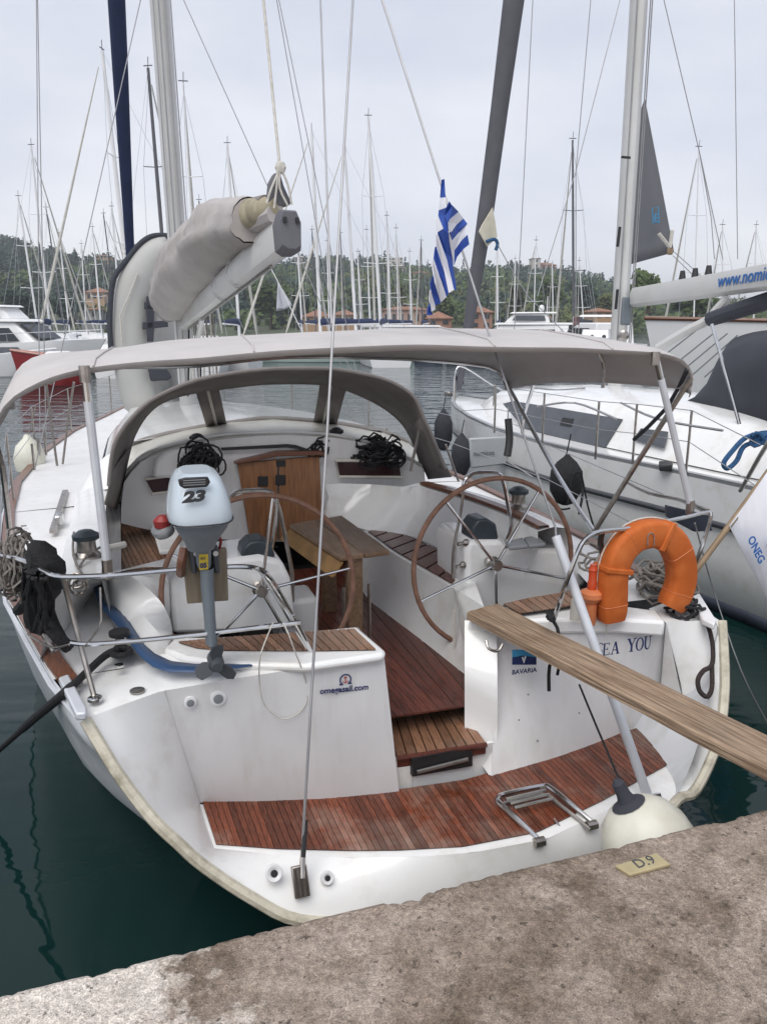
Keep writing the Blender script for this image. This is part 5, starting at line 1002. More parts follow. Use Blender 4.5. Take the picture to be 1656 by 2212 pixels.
# boat name in serif capitals
def serif(ch, o, w_, h_, rt_):
    S, t1, t2, sf = [], w_ * .2, w_ * .08, h_ * .05
    def bar(x0, y0, x1, y1, t_): S.append((x0, y0, x1, y1, t_))
    if ch == 'E': bar(.25, 0, .25, 1, t1); bar(.05, .97, .9, .97, t2); bar(.05, .03, .95, .03, t2); bar(.3, .5, .7, .5, t2); bar(.9, .98, .9, .8, t2); bar(.95, .02, .95, .22, t2); bar(.7, .6, .7, .4, t2)
    if ch == 'A': bar(.15, 0, .5, 1, t2); bar(.5, 1, .85, 0, t1); bar(.27, .34, .72, .34, t2); bar(0, .02, .32, .02, t2); bar(.65, .02, 1.02, .02, t2)
    if ch == 'Y': bar(.5, 0, .5, .48, t1); bar(.5, .46, .15, 1, t1); bar(.5, .46, .85, 1, t2); bar(0, .98, .36, .98, t2); bar(.66, .98, 1.02, .98, t2); bar(.3, .02, .7, .02, t2)
    if ch == 'U': bar(.2, 1, .2, .3, t1); bar(.8, 1, .8, .3, t2); bar(.2, .32, .32, .08, t1); bar(.32, .06, .62, .04, t1 * .8); bar(.62, .04, .8, .32, t2); bar(0, .98, .4, .98, t2); bar(.6, .98, 1, .98, t2)
    if ch == 'O':
        for k in range(12):
            a, b_ = 2 * math.pi * k / 12, 2 * math.pi * (k + 1) / 12; bar(.5 + .42 * math.cos(a), .5 + .48 * math.sin(a), .5 + .42 * math.cos(b_), .5 + .48 * math.sin(b_), t2 + (t1 - t2) * abs(math.cos((a + b_) / 2)))
    if ch == 'S':
        pts = [(.85, .78), (.8, .9), (.5, .97), (.2, .85), (.2, .68), (.5, .52), (.8, .36), (.82, .16), (.5, .03), (.2, .1), (.12, .26)]
        for k in range(len(pts) - 1): bar(*pts[k], *pts[k + 1], t1 if 3 < k < 7 else t2 * 1.3)
    mb = MB()
    for x0, y0, x1, y1, t_ in S:
        p0, p1 = o + rt_ * (x0 * w_) + Z * (y0 * h_), o + rt_ * (x1 * w_) + Z * (y1 * h_); d_ = (p1 - p0).normalized(); nr = F.cross(d_).normalized() * t_ / 2
        mb.prism([p0 + nr, p1 + nr, p1 - nr, p0 - nr], F * -.0015)
    return mb.build('letter', M['ink'], Y, ang=0)
for ch, x0, x1, yb_, yt_ in (('S', 1288, 1303, 1418, 1392), ('E', 1306, 1326, 1416, 1389), ('A', 1329, 1352, 1413, 1387), ('Y', 1356, 1380, 1409, 1382), ('O', 1374, 1396, 1407, 1381), ('U', 1394, 1412, 1403, 1377)):
    pass
for ch, x0, x1, yb_, yt_ in (('S', 1286, 1301, 1419, 1390), ('E', 1299, 1315, 1417, 1391), ('A', 1317, 1336, 1414, 1388), ('Y', 1352, 1372, 1409, 1381), ('O', 1371, 1388, 1407, 1379), ('U', 1388, 1405, 1404, 1376)):
    o_ = uy(x0, yb_, .40); o2 = uy(x1, yb_ - 3, .40); serif(ch, o_, (o2 - o_).length, (uy(x0, yt_, .40) - o_).length, (o2 - o_).normalized())
# ================================================================== THINGS ON AND AROUND THE YACHT
# ---- outboard motor on its board
yM = .50
om = thing('outboard_motor', tuple(uy(445, 1300, yM)), 'pale blue and grey outboard motor numbered 23 clamped to a board on the port rail', 'outboard motor')
MB().prism(PT([(393, 1187), (490, 1186), (494, 1298), (405, 1305)], yM), F * .035).build('mounting_board', M['padwood'], Y, bevel=.005)
def ringz(xl, xr, py, dF, f0=0, k=20, ex=3.6):
    a, b_ = uy(xl, py, yM - .1), uy(xr, py, yM - .1); c = (a + b_) / 2 + F * f0; hw = (b_ - a).length / 2; o = []
    for i in range(k):
        t_ = 2 * math.pi * i / k; cx, sx_ = math.cos(t_), math.sin(t_); o.append(c + R * hw * math.copysign(abs(cx) ** (2 / ex), cx) + F * dF * math.copysign(abs(sx_) ** (2 / ex), sx_))
    return o + [o[0]]
cw = [ringz(362, 496, 1113, .205), ringz(360, 497, 1110, .207), ringz(360, 496, 1096, .205), ringz(362, 493, 1078, .20), ringz(366, 486, 1054, .19, .01), ringz(371, 478, 1036, .175, .02), ringz(379, 470, 1024, .15, .03), ringz(392, 457, 1017, .11, .04)]
mb = MB(); mb.grid(cw); mb.poly(cw[-1][:-1]); mb.poly(cw[0][:-1]); cowl = mb.build('cowl', M['motor'], om, ang=60)
lw = [ringz(370, 491, 1113, .185), ringz(374, 488, 1126, .18), ringz(384, 478, 1142, .155), ringz(394, 468, 1158, .13), ringz(402, 461, 1178, .10)]
mb = MB(); mb.grid(lw); mb.poly(lw[-1][:-1]); mb.build('lower_cowl', M['motorg'], om, ang=50)
yq = yM - .295
MB().tube([p - Z * .002 for p in ringz(361, 498, 1109, .209)], .0035, 5).build('cowl_seam', M['rubber'], om)
for q in ([(434, 1119), (449, 1118), (449, 1131), (435, 1132)], [(459, 1126), (466, 1125), (466, 1138), (460, 1139)]): MB().prism(PT(q, yq + .012), F * .02).build('latch', M['motord'], om, bevel=.003)
MB().prism(PT([(385, 1037), (400, 1033), (450, 1031), (455, 1042), (448, 1052), (398, 1056), (388, 1050)], yq + .01), F * .02).build('air_intake', M['rubber'], cowl, bevel=.004)
for k in range(3): MB().prism(PT([(396, 1038 + 5 * k), (444, 1035 + 5 * k), (444, 1037 + 5 * k), (396, 1040 + 5 * k)], yq + .006), F * .006).build('intake_slat', M['grey'], cowl)
a, b_ = uy(394, 1084, yq), uy(450, 1078, yq); text('number', '23', a - F * .012 - Z * .0, b_ - a, Z + F * .18, .056, M['rubber'], cowl, bold=.0035, sx=1.5, shear=.25)
for q in ([(421, 1177), (458, 1177), (456, 1232), (428, 1232)],): MB().prism(PT(q, yM - .10), F * .12).build('swivel_bracket', M['motorg'], om, bevel=.015)
for dx in (-12, 38): MB().prism(PT([(418 + dx, 1180), (434 + dx, 1180), (438 + dx, 1240), (426 + dx, 1240)], yM - .04), F * .04).build('clamp_bracket', M['motord'], om, bevel=.008)
for cx in (424, 466): MB().tube([uy(cx, 1196, yM - .06), uy(cx + 2, 1196, yM + .08)], .012, 8).build('clamp_screw', M['steelold'], om)
MB().prism(PT([(430, 1198), (450, 1197), (450, 1230), (431, 1231)], yM - .105), F * .002).build('sticker', M['yellow'], om)
text('sticker_number', '05', uy(432, 1227, yM - .108), R, Z, .030, M['ink'], om, bold=.001); text('sticker_line', 'ISO', uy(433, 1209, yM - .108), R, Z, .014, M['ink'], om)
def sec(y_, xl, xr, d_): 
    a, b_ = uy(xl, y_, yM - .06), uy(xr, y_, yM - .06); c = (a + b_) / 2; hw = (b_ - a).length / 2; return [c + R * hw * math.cos(t_) + F * d_ * math.sin(t_) for t_ in [2 * math.pi * k / 12 for k in range(13)]]
lg = [sec(1225, 432, 462, .045), sec(1260, 433, 462, .045), sec(1300, 437, 464, .045), sec(1340, 441, 466, .05), sec(1388, 444, 470, .055)]
mb = MB(); mb.grid(lg); mb.poly(lg[-1][:-1]); mb.build('leg', M['motorg'], om, ang=60)
MB().lathe([(.015, -.12), (.035, -.06), (.035, .02), (.022, .055)], uy(467, 1432, yM - .10), -F, 14).build('gearcase', M['motord'], om)
MB().prism(PT([(452, 1385), (470, 1385), (470, 1425), (460, 1425)], yM - .06), F * .08).build('skeg', M['motord'], om, bevel=.006)
pr = MB()
for k, (tx, ty_, wx) in enumerate([(472, 1396, 14), (427, 1462, 14), (503, 1466, 14)]):
    c = uy(467, 1434, yM - .13); tip = uy(tx, ty_, yM - .13); dv_ = tip - c; sdv = F.cross(dv_).normalized()
    bl_ = [c - sdv * .012, c + dv_ * .5 - sdv * .034, c + dv_ * .95 - sdv * .028, c + dv_ * 1.06, c + dv_ * .95 + sdv * .026 + F * .03, c + dv_ * .5 + sdv * .03 + F * .03, c + sdv * .012]
    MB().prism(bl_, F * .008).build('propeller_blade', M['motord'], om, bevel=.003)
MB().tube(smooth([uy(365, 1142, yM), uy(358, 1150, yM - .02), uy(346, 1152, yM), uy(340, 1146, yM + .05)], 3), .028, 10).build('tiller_grip', M['grey'], om); MB().lathe([(.035, 0), (.04, .03), (.02, .05)], uy(352, 1138, yM), Z, 12).build('fuel_cap', M['red'], om)
MB().tube(smooth([uy(398, 1185, yM - .03), uy(392, 1215, yM - .05), uy(391, 1240, yM)], 3), .02, 8).build('tiller_arm', M['varnish'], om)
MB().tube(smooth([uy(466, 1150, yM), uy(477, 1165, yM - .05), uy(474, 1185, yM)], 3), .006, 6).build('starter_cord', M['red'], om)
# thin white line looping from the rail
lp = [(590, 1345, .40), (575, 1380, .36), (562, 1420, .33), (560, 1470, .40), (568, 1515, .42), (590, 1542, .42), (616, 1553, .42), (645, 1540, .42), (662, 1515, .42), (662, 1480, .42), (650, 1440, .38), (636, 1405, .36), (624, 1372, .36), (612, 1345, .40)]
tag(MB().tube(smooth([uy(a, b_, y_ - .02) for a, b_, y_ in lp], 4), .0032, 5).build('thin_line', M['ropewhite']), 'thin white line hanging in a long loop from the port stern rail', 'line')
# ---- horseshoe lifebuoy
ylb = .47
lb_ = thing('lifebuoy', tuple(uy(1380, 1330, ylb)), 'orange horseshoe lifebuoy standing on the starboard quarter', 'lifebuoy')
cl = smooth(PT([(1319, 1338), (1320, 1290), (1322, 1240), (1335, 1196), (1366, 1162), (1408, 1151), (1444, 1164), (1465, 1202), (1470, 1245), (1462, 1280), (1446, 1312)], ylb), 4)
mb = MB(); rings = []
for i, p in enumerate(cl):
    tg = (cl[min(i + 1, len(cl) - 1)] - cl[max(i - 1, 0)]).normalized(); rd = F.cross(tg).normalized(); k = min(1, .86 + .07 * min(i, len(cl) - 1 - i)); rg_ = []
    for j in range(16):
        t_ = 2 * math.pi * j / 16; cx, sx_ = math.cos(t_), math.sin(t_); rg_.append(p + rd * (.076 * k * math.copysign(abs(cx) ** .42, cx)) + F * (.060 * k * math.copysign(abs(sx_) ** .42, sx_)))
    rings.append(rg_ + [rg_[0]])
mb.grid(rings); mb.poly(rings[0][:-1]); mb.poly(rings[-1][:-1]); mb.build('cover', M['orange'], lb_, ang=60)
MB().tube([p + F.cross((cl[min(i + 1, len(cl) - 1)] - cl[max(i - 1, 0)]).normalized()).normalized() * .080 * (1 if F.cross((cl[min(i + 1, len(cl) - 1)] - cl[max(i - 1, 0)])).dot(p - uy(1395, 1260, ylb)) > 0 else -1) + F * .02 for i, p in enumerate(cl) if 4 < i < 34], .0045, 6).build('grab_line', M['ropewhite'], lb_)
MB().tube(PT([(1398, 1180), (1398, 1158), (1402, 1152), (1409, 1152), (1412, 1158), (1412, 1180)], ylb - .066), .003, 5).build('stitched_mark', M['ropegrey'], lb_)
for i_ in (3, 15, 27, 36):
    tg_ = (cl[i_ + 1] - cl[i_ - 1]).normalized(); rd_ = F.cross(tg_).normalized(); MB().tube([cl[i_] + rd_ * (.0765 * math.copysign(abs(math.cos(t_)) ** .42, math.cos(t_))) + F * (.0605 * math.copysign(abs(math.sin(t_)) ** .42, math.sin(t_))) for t_ in [2 * math.pi * k / 20 for k in range(20)]], .0018, 4, closed=True).build('seam', M['orangel'], lb_)
for p in (9, 22): MB().box(cl[p] + Z * .0, .03, .135, .165, (((cl[p + 1] - cl[p]).normalized()), F, F.cross((cl[p + 1] - cl[p]).normalized()))).build('strap', M['orange'], lb_, bevel=.006)
# ---- floating strobe light beside it
c = uy(1276, 1296, .50); ll = thing('rescue_light', tuple(c), 'small orange floating rescue light hanging beside the horseshoe lifebuoy', 'rescue light')
MB().lathe([(.030, -.02), (.045, .0), (.062, .02), (.062, .045), (.03, .062)], c, Z, 18).build('float', M['orangel'], ll)
MB().lathe([(.024, .06), (.026, .10), (.022, .11), (.022, .165), (.026, .17), (.018, .185), (.018, .20)], c, Z, 14).build('lamp', M['redlamp'], ll)
MB().lathe([(.028, -.14), (.034, -.12), (.034, -.02)], c, Z, 14).build('battery_tube', M['orangel'], ll); MB().tube(smooth([c + R * .06 - F * .03, c + R * .075 - Z * .08 - F * .04, c + R * .09 - Z * .2 - F * .03], 3), .004, 5).build('lanyard', M['ropewhite'], ll)
c = uz(1241, 1338, 1.21); tag(MB().lathe([(.028, 0), (.028, .10), (.024, .115), (.01, .12)], c, Z, 14).build('bottle', M['gelold']), 'small cream plastic bottle on the starboard stern corner under the rail', 'bottle')
# ---- gangplank
a0, a1 = uz(996, 1322, 1.245), uz(1088, 1302, 1.245); e0, e1 = uz(1800, 1745, 1.165), uz(1800, 1652, 1.165)
c0 = (a0 + a1) / 2; c1 = (e0 + e1) / 2; dx = (c1 - c0).normalized(); sdx = Z.cross(dx).normalized(); upx = dx.cross(sdx); LG = (c1 - c0).length + 1.1
wpl = ((a1 - a0).dot(sdx)); W_ = .225
M['plank'] = mat('weathered_board', (.30, .215, .145), .85, var=.6, scale=4, stretch=(.8, 20, 20), det=9, bump=1.0, bscale=5, dirt=(.14, .078, .04), dscale=3.2, damt=.85, dlo=.43, dstr=(1, 3, 3), yaw=0)
mb = MB(); nl, nw = 60, 8; top, bot = [], []
for i in range(nl + 1):
    u = LG * i / nl; r1, r2 = [], []
    for j in range(nw + 1):
        v = -W_ / 2 + W_ * j / nw; q = .0022 * noise.noise(Vector((u * 3, v * 60, 0))); ed = .004 * noise.noise(Vector((u * 4, j, 5))) if j in (0, nw) else 0; en = (.012 * noise.noise(Vector((j * .7, 2, 2)))) if i == 0 else 0
        r1.append(Vector((u + en, v + ed, q - (.004 if j in (0, nw) else 0)))); r2.append(Vector((u + en, v + ed, -.045)))
    top.append(r1); bot.append(r2)
mb.grid(top); mb.grid(bot); mb.grid([[r[0] for r in top], [r[0] for r in bot]]); mb.grid([[r[-1] for r in top], [r[-1] for r in bot]]); mb.grid([top[0], bot[0]]); mb.grid([top[-1], bot[-1]])
gp = mb.build('gangplank', M['plank'], loc=(0, 0, 0), ang=40); gp.matrix_world = Matrix.Translation(c0 - upx * 0) @ Matrix((dx, sdx, upx)).transposed().to_4x4(); tag(gp, 'long weathered wooden gangplank from the yacht stern to the quay', 'gangplank')
# ---- white fender with blue end between stern and quay, and its rope
fe = thing('fender', tuple(B(.75, -.50, .2)), 'old yellowish white ball fender with dark end squeezed between stern and quay', 'fender')
fcc = uy(1404, 1830, -.50); fc0 = uy(1350, 1724, -.42); fa = (fcc - fc0).normalized(); FL = .46
MB().lathe([(.04, .02), (.105, .045), (.155, .09), (.19, .16), (.20, .23), (.19, .31), (.15, .39), (.06, FL)], fc0, fa, 22).build('body', M['fenderw'], fe); MB().lathe([(.012, -.09), (.028, -.07), (.030, -.02), (.04, .01), (.075, .028)], fc0, fa, 16).build('end_cap', M['charcoal'], fe)
MB().tube(smooth([uy(1250, 1478, .30), uy(1290, 1575, .12), uy(1338, 1686, -.38)], 3), .0055, 6).build('lanyard', M['black'], fe)
tag(MB().tube(smooth([uz(1190, 1336, 1.22), uz(1198, 1352, 1.2) - F * .02, uy(1205, 1372, .37), uy(1203, 1400, .37), uy(1186, 1440, .36), uy(1185, 1492, .36)], 3), .010, 6).build('rope_end', M['black']), 'short black rope tail hanging down the stern behind the gangplank', 'rope')
tag(MB().tube(smooth([uy(1208, 1400, .36), uy(1206, 1440, .35), uy(1203, 1458, .35)], 3), .008, 6).build('rope_end', M['black']), 'shorter black rope stub hanging right of the longer rope tail', 'rope')
kn = MB()
for k in range(6): kn.tube(smooth([uz(1188 + random.uniform(-8, 8), 1330 + random.uniform(-8, 10), 1.24 + .02 * k) for _ in range(4)], 3), .010, 6)
tag(kn.build('rope_knot', M['black']), 'black rope knot on the rail foot above the gangplank', 'knot')
# line of the ladder going down to the quay
tag(MB().tube([uz(1196, 1768, .485), us(1214, 1800) + nn * .035, us(1232, 1836) + nn * .035], .004, 5).build('ladder_line', M['wire']), 'thin grey line running from the bathing ladder to the quay', 'line')
# ---- ropes on the starboard quarter
rl = [(1512, 1338), (1524, 1362), (1532, 1400), (1530, 1440), (1512, 1452), (1500, 1472), (1504, 1496), (1520, 1508), (1530, 1488), (1530, 1440)]
tag(MB().tube(smooth([us(a, b_) - F * .02 + Z * .018 for a, b_ in rl], 4), .013, 8).build('mooring_rope', mat('dark_brown_rope', (.035, .024, .022), .9, var=.3, scale=50, bump=.7, bscale=150)), 'dark brown mooring rope hanging in a loop over the starboard stern edge', 'rope')
def coil(name, c, r, n, m, th, label, cat, ax=Z, jit=.3, seed=1, fl=.5):
    rr = random.Random(seed); u = Vector(ax).orthogonal().normalized(); w = Vector(ax).cross(u).normalized(); mb = MB()
    for k in range(n):
        r2 = r * rr.uniform(.55, 1.1); ph = rr.uniform(0, 6.28); of = Vector((rr.gauss(0, 1), rr.gauss(0, 1), rr.gauss(0, 1))) * r * jit; t1_ = rr.uniform(-.4, .4); a2 = (Vector(ax) + u * t1_ + w * rr.uniform(-.4, .4)).normalized(); u2 = a2.orthogonal().normalized(); w2 = a2.cross(u2)
        mb.tube([Vector(c) + of + (u2 * math.cos(ph + t_) + w2 * math.sin(ph + t_) * rr.uniform(.75, 1)) * r2 + a2 * (r * .12 * rr.gauss(0, 1)) for t_ in [2 * math.pi * q / 14 for q in range(14)]], th, 6, closed=True)
    return tag(mb.build(name, M[m]), label, cat)
coil('rope_coil', uz(1440, 1250, 1.25), .14, 24, 'ropegrey', .009, 'coiled pale mooring rope seen through the horseshoe lifebuoy', 'rope coil', seed=3)
coil('rope_coil', uz(1300, 1205, 1.38), .11, 7, 'ropegrey', .008, 'tangle of grey lines on the starboard coaming left of the lifebuoy', 'rope coil', seed=5)
coil('rope_coil', uz(1472, 1322, 1.18), .075, 7, 'black', .009, 'black rope lying at the foot of the starboard rail', 'rope coil', seed=8)
coil('rope_heap', uy(800, 975, 3.22), .12, 44, 'black', .0085, 'large heap of black ropes on the cabin edge above the right hatch', 'rope heap', seed=11, jit=.45)
coil('rope_heap', uy(852, 984, 3.18), .085, 16, 'black', .008, 'loops of black rope hanging at the right end of the rope heap', 'rope heap', ax=F, seed=12)
coil('rope_heap', uy(432, 1000, 3.05), .11, 34, 'black', .0075, 'black ropes hanging from the port cabin winch behind the outboard motor', 'rope heap', ax=F, seed=13, jit=.4)
coil('rope_heap', uy(690, 972, 3.2), .065, 14, 'black', .007, 'small bunch of lines left of the starboard cabin winch', 'rope heap', ax=F, seed=16)
coil('rope_coil', uz(28, 1225, 1.6), .12, 30, 'ropegrey', .0065, 'hank of weathered grey line hanging from the port rail at the left edge', 'rope coil', ax=R, seed=14, jit=.35)
coil('rope_coil', uz(170, 1265, 1.48), .045, 4, 'steelold', .006, 'steel shackles hanging under the port rail', 'shackles', ax=F, seed=15)
# ---- black cloth-wrapped rope bundle on the port rail
bb = thing('rope_bundle', tuple(uz(85, 1350, 1.25)), 'large black bundle of rope draped over the port stern rail', 'rope bundle')
mb = MB(); mb.tube(smooth([uz(64, 1205, 1.72), uz(92, 1210, 1.70), uz(100, 1250, 1.6), uz(84, 1285, 1.5), uz(80, 1330, 1.36), uz(86, 1366, 1.26)], 3), [.05, .062, .070, .074, .078, .08, .08, .076, .072, .068, .064, .06, .054, .046, .036, .02][:16], 12); body = mb.build('wrap', M['black'], bb)
body.data.update(); rr = random.Random(2)
for v in body.data.vertices: v.co += v.normal * (.03 * noise.noise(v.co * 16) + .012 * noise.noise(v.co * 45))
for k in range(40):
    a = uz(rr.uniform(52, 104), rr.uniform(1205, 1250), 1.68); b_ = uz(rr.uniform(60, 112), rr.uniform(1300, 1372), 1.34)
    MB().tube(smooth([a, a.lerp(b_, .5) + Vector((rr.uniform(-.05, .05), rr.uniform(-.06, .02), rr.uniform(-.02, .05))), b_], 4), .009, 6).build('strand', M['black'], bb)
for q in ([(72, 1275), (48, 1310), (40, 1318)], [(98, 1290), (112, 1340), (135, 1385)], [(90, 1330), (120, 1370), (150, 1400)]): MB().tube(smooth([uz(*p, 1.42 - .08 * i) for i, p in enumerate(q)], 4), [.03] * 9, 8).build('tail', M['black'], bb)
# ---- black mooring line with chafe cover
ml = thing('mooring_line', tuple(uz(150, 1490, 1.18)), 'black covered mooring line running from the port bollard over the hull edge into the water', 'mooring line')
pts = [uz(258, 1402, 1.24), uz(228, 1416, 1.22), uz(190, 1450, 1.20), uz(152, 1486, 1.19), uz(128, 1508, 1.12), uz(70, 1556, .80), uz(8, 1612, .45), uz(-60, 1670, .05)]
MB().tube(smooth(pts, 4), [.018] * 12 + [.022] * 10 + [.016] * 7, 10).build('rope', M['black'], ml)
MB().lathe([(.045, 0), (.04, .03), (.022, .05), (.022, .09), (.05, .10), (.05, .12)], uz(262, 1412, 1.16), Z, 14).build('bollard', M['rubber'], Y)
mb = MB()
for k in range(5): mb.tube([uz(262, 1408, 1.19 + .012 * k) + (R * math.cos(t_) + F * math.sin(t_)) * .042 for t_ in [2 * math.pi * q / 14 for q in range(14)]], .014, 7, closed=True)
mb.build('turns', M['black'], ml); MB().lathe([(.02, 0), (.022, .01), (.0, .014)], uz(258, 1440, 1.2), Z, 10).build('shackle', M['steel'], ml)
# ---- inflatable dinghy standing on the foredeck
yD = 8.5; dg = thing('inflatable_dinghy', tuple(uy(300, 890, yD)), 'pale grey inflatable dinghy hoisted upright on the foredeck beside the mast', 'dinghy')
tb = PT([(372, 548), (345, 552), (318, 578), (296, 620), (288, 690), (288, 770), (300, 840), (318, 890)], yD); MB().tube(smooth(tb, 4), [.16, .20] + [.27] * 25 + [.22, .16], 18).build('tube', M['dinghy'], dg, ang=80)
tb2 = [p + R * .55 + F * .55 for p in tb[1:]]; MB().tube(smooth(tb2, 4), [.14] + [.18] * 23 + [.13], 16).build('tube', M['dinghy'], dg, ang=80)
fl = [PT([(300, 560), (285, 620), (280, 700), (290, 790), (300, 850)], yD + .1), [p + R * .55 + F * .5 for p in PT([(300, 560), (285, 620), (280, 700), (290, 790), (300, 850)], yD)]]; MB().loft(*fl, n=8).build('floor', M['dinghy'], dg, solid=.04)
MB().tube(smooth(PT([(372, 510), (335, 509), (308, 522), (280, 554), (248, 598), (240, 640), (238, 720), (244, 800)], yD - .14), 4), .035, 8).build('rubbing_strip', M['charcoal'], dg)
MB().tube(PT([(298, 590), (280, 636), (260, 680), (264, 742)], yD - .30), .012, 6).build('lifeline', M['ropewhite'], dg)
for q in ([(312, 652), (345, 655), (345, 670), (312, 668)], [(308, 696), (362, 692), (364, 706), (308, 712)], [(316, 640), (334, 640), (332, 738), (318, 738)]): MB().prism(PT(q, yD - .34), F * .08).build('seat', M['charcoal'], dg, bevel=.01)
MB().prism(PT([(320, 796), (360, 796), (372, 815), (362, 822), (326, 824)], yD - .42), F * .15).build('bow_locker', M['charcoal'], dg, bevel=.02)
MB().loft(PT([(350, 610), (372, 640), (380, 720)], yD), PT([(300, 900), (320, 880), (345, 860)], yD - .2), n=6).build('bow_sheet', M['dinghy'], dg, solid=.03)
# ---- striped blue and white flag on the starboard backstay
fl = thing('flag', tuple(uy(948, 670, .95)), 'limp blue and white striped flag hanging from the backstay', 'flag')
def fc(x, y_): return (891 + x * .1467, 378 + y_ * .1467)
bands = [('flagblue', [(425, 70), (468, 60), (478, 330), (405, 338)]), ('flagwhite', [(405, 338), (478, 330), (492, 482), (385, 522)]),
 ('flagblue', [(385, 522), (490, 482), (540, 390), (572, 440), (560, 560), (520, 700), (525, 850), (450, 792), (380, 605)]), ('flagwhite', [(345, 640), (378, 600), (450, 792), (372, 842), (345, 830)]),
 ('flagblue', [(370, 842), (450, 794), (522, 850), (572, 1200), (640, 1690), (604, 1690), (505, 1250), (372, 880)]), ('flagwhite', [(342, 890), (372, 882), (505, 1250), (608, 1690), (530, 1740), (480, 1500), (338, 1055)]),
 ('flagblue', [(330, 1060), (342, 1055), (475, 1480), (526, 1742), (492, 1795), (400, 1500), (308, 1235)]), ('flagwhite', [(290, 1260), (308, 1235), (402, 1500), (494, 1800), (412, 1880), (332, 1600), (292, 1400)]),
 ('flagblue', [(255, 1600), (300, 1480), (412, 1882), (330, 1922), (268, 1700)]), ('flagwhite', [(246, 1720), (268, 1690), (332, 1920), (326, 1985), (272, 2010), (243, 1850)]), ('flagblue', [(222, 1960), (250, 1890), (274, 2008), (290, 2060), (208, 2060)]),
 ('flagblue', [(560, 560), (572, 440), (668, 540), (592, 610), (540, 662), (520, 700)]), ('flagwhite', [(520, 700), (540, 662), (592, 610), (668, 542), (742, 642), (640, 730), (560, 845), (528, 800)]), ('flagblue', [(540, 850), (640, 730), (742, 642), (802, 722), (700, 820), (585, 965), (565, 950)]),
 ('flagwhite', [(575, 965), (700, 820), (802, 724), (810, 880), (720, 962), (610, 1115)]), ('flagblue', [(608, 1115), (720, 962), (806, 880), (832, 1020), (740, 1092), (650, 1202), (608, 1330)]), ('flagwhite', [(530, 850), (575, 965), (610, 1112), (606, 1330), (580, 1210), (555, 1050)])]
for m_, pg in bands:
    mb = MB(); P_ = []
    for x, y_ in pg:
        xx = (x - 500) / 330; dep = .95 + .05 * math.sin(x * .016 + y_ * .004) + (.16 * max(0, xx) if x > 560 else .10 * max(0, -xx)) - .05
        P_.append(uy(*fc(x, y_), dep))
    cen = sum(P_, Vector()) / len(P_); k = len(P_); mb.add(P_ + [cen + F * .015], [(i, (i + 1) % k, k) for i in range(k)]); mb.build('stripe', M[m_], fl, solid=.004, ang=0)
# ---- white banner with blue lettering on a wooden staff at the right edge
bn = thing('banner', tuple(uz(1500, 1232, 1.35)), 'white banner with blue letters ONEG on a leaning wooden staff at the right edge', 'banner')
yb0 = .55
MB().tube([uy(1496, 1240, yb0), uy(1572, 1138, yb0), uy(1690, 975, yb0)], .017, 10).build('staff', M['tan'], bn)
P_ = PT([(1574, 1136), (1608, 1090), (1664, 1008), (1760, 990), (1760, 1500), (1664, 1310), (1640, 1262), (1606, 1198)], yb0 - .02); cg = []
rowsb = [resample([P_[0], P_[1], P_[2], P_[3]], 10), [a.lerp(b_, .5) + F * .04 * math.sin(k) for k, (a, b_) in enumerate(zip(resample([P_[0], P_[1], P_[2], P_[3]], 10), resample([P_[0], P_[7], P_[6], P_[5], P_[4]], 10)))], resample([P_[0], P_[7], P_[6], P_[5], P_[4]], 10)]
MB().grid(rowsb).build('cloth', M['flagwhite'], bn, solid=.004, ang=80)
rd = (uy(1664, 1290, yb0) - uy(1608, 1172, yb0)).normalized(); upb_ = F.cross(rd); upb_ = -upb_ if upb_.dot(R) < 0 else upb_
text('letters', 'ONEG', uy(1613, 1165, yb0 - .075), rd, upb_, .068, M['inkb'], bn, bold=.0015); text('letters', 'O', uy(1652, 1172, yb0 - .075), rd, upb_, .085, M['inkb'], bn, bold=.002)
# thin line from the starboard rail down to the right
tag(MB().tube(smooth([uz(1500, 1130, 1.66), uz(1536, 1262, 1.2), uz(1600, 1450, .7), uz(1664, 1575, .3)], 4), .0045, 5).build('stern_line', M['wire']), 'thin dark line running from the starboard rail down into the water on the right', 'line')
MB().prism(PT([(1380, 1035), (1512, 1062), (1522, 1098), (1518, 1126), (1385, 1080)], 1.15), F * .04).build('solar_panel', M['glass'], Y, bevel=.006) if False else None
# ---- fender on the port side deck edge
fp_ = uz(64, 985, 1.30); pf = thing('fender', tuple(fp_ - Z * .2), 'cream ball fender hanging over the port rail by the shrouds', 'fender'); MB().lathe([(.03, -.28), (.15, -.16), (.17, -.02), (.13, .12), (.05, .2), (.03, .24)], fp_, Z, 18).build('body', M['fenderw'], pf); MB().tube([fp_ + Z * .2, fp_ + Z * .55 + R * .12], .008, 5).build('lanyard', M['ropegrey'], pf)
# ================================================================== YACHT MOORED ALONGSIDE (right)
NB = thing('sailing_yacht', tuple(B(5.6, 4, 0)), 'white sailing yacht moored alongside on the right with grey side windows and blue lettered boom', 'sailing yacht')
NP = [(-.6, 4.25), (1.0, 4.16), (2.5, 4.05), (3.6, 3.9), (4.5, 3.72), (5.4, 3.62), (6.75, 3.63), (8.0, 3.82), (9.1, 4.08), (10.0, 4.40), (10.6, 4.68), (11.0, 4.92)]
def ncx(y_): return 5.75 - .072 * (y_ - 1)
def npx(y_):
    for a, b_ in zip(NP, NP[1:]):
        if a[0] <= y_ <= b_[0]: return lerp(a[1], b_[1], (y_ - a[0]) / (b_[0] - a[0]))
    return NP[-1][1]
nz = 1.30
M['toe'] = mat('grey_toe_rail', (.36, .37, .38), .4, .3)
M['stripe'] = mat('slate_stripe', (.085, .09, .10), .4)
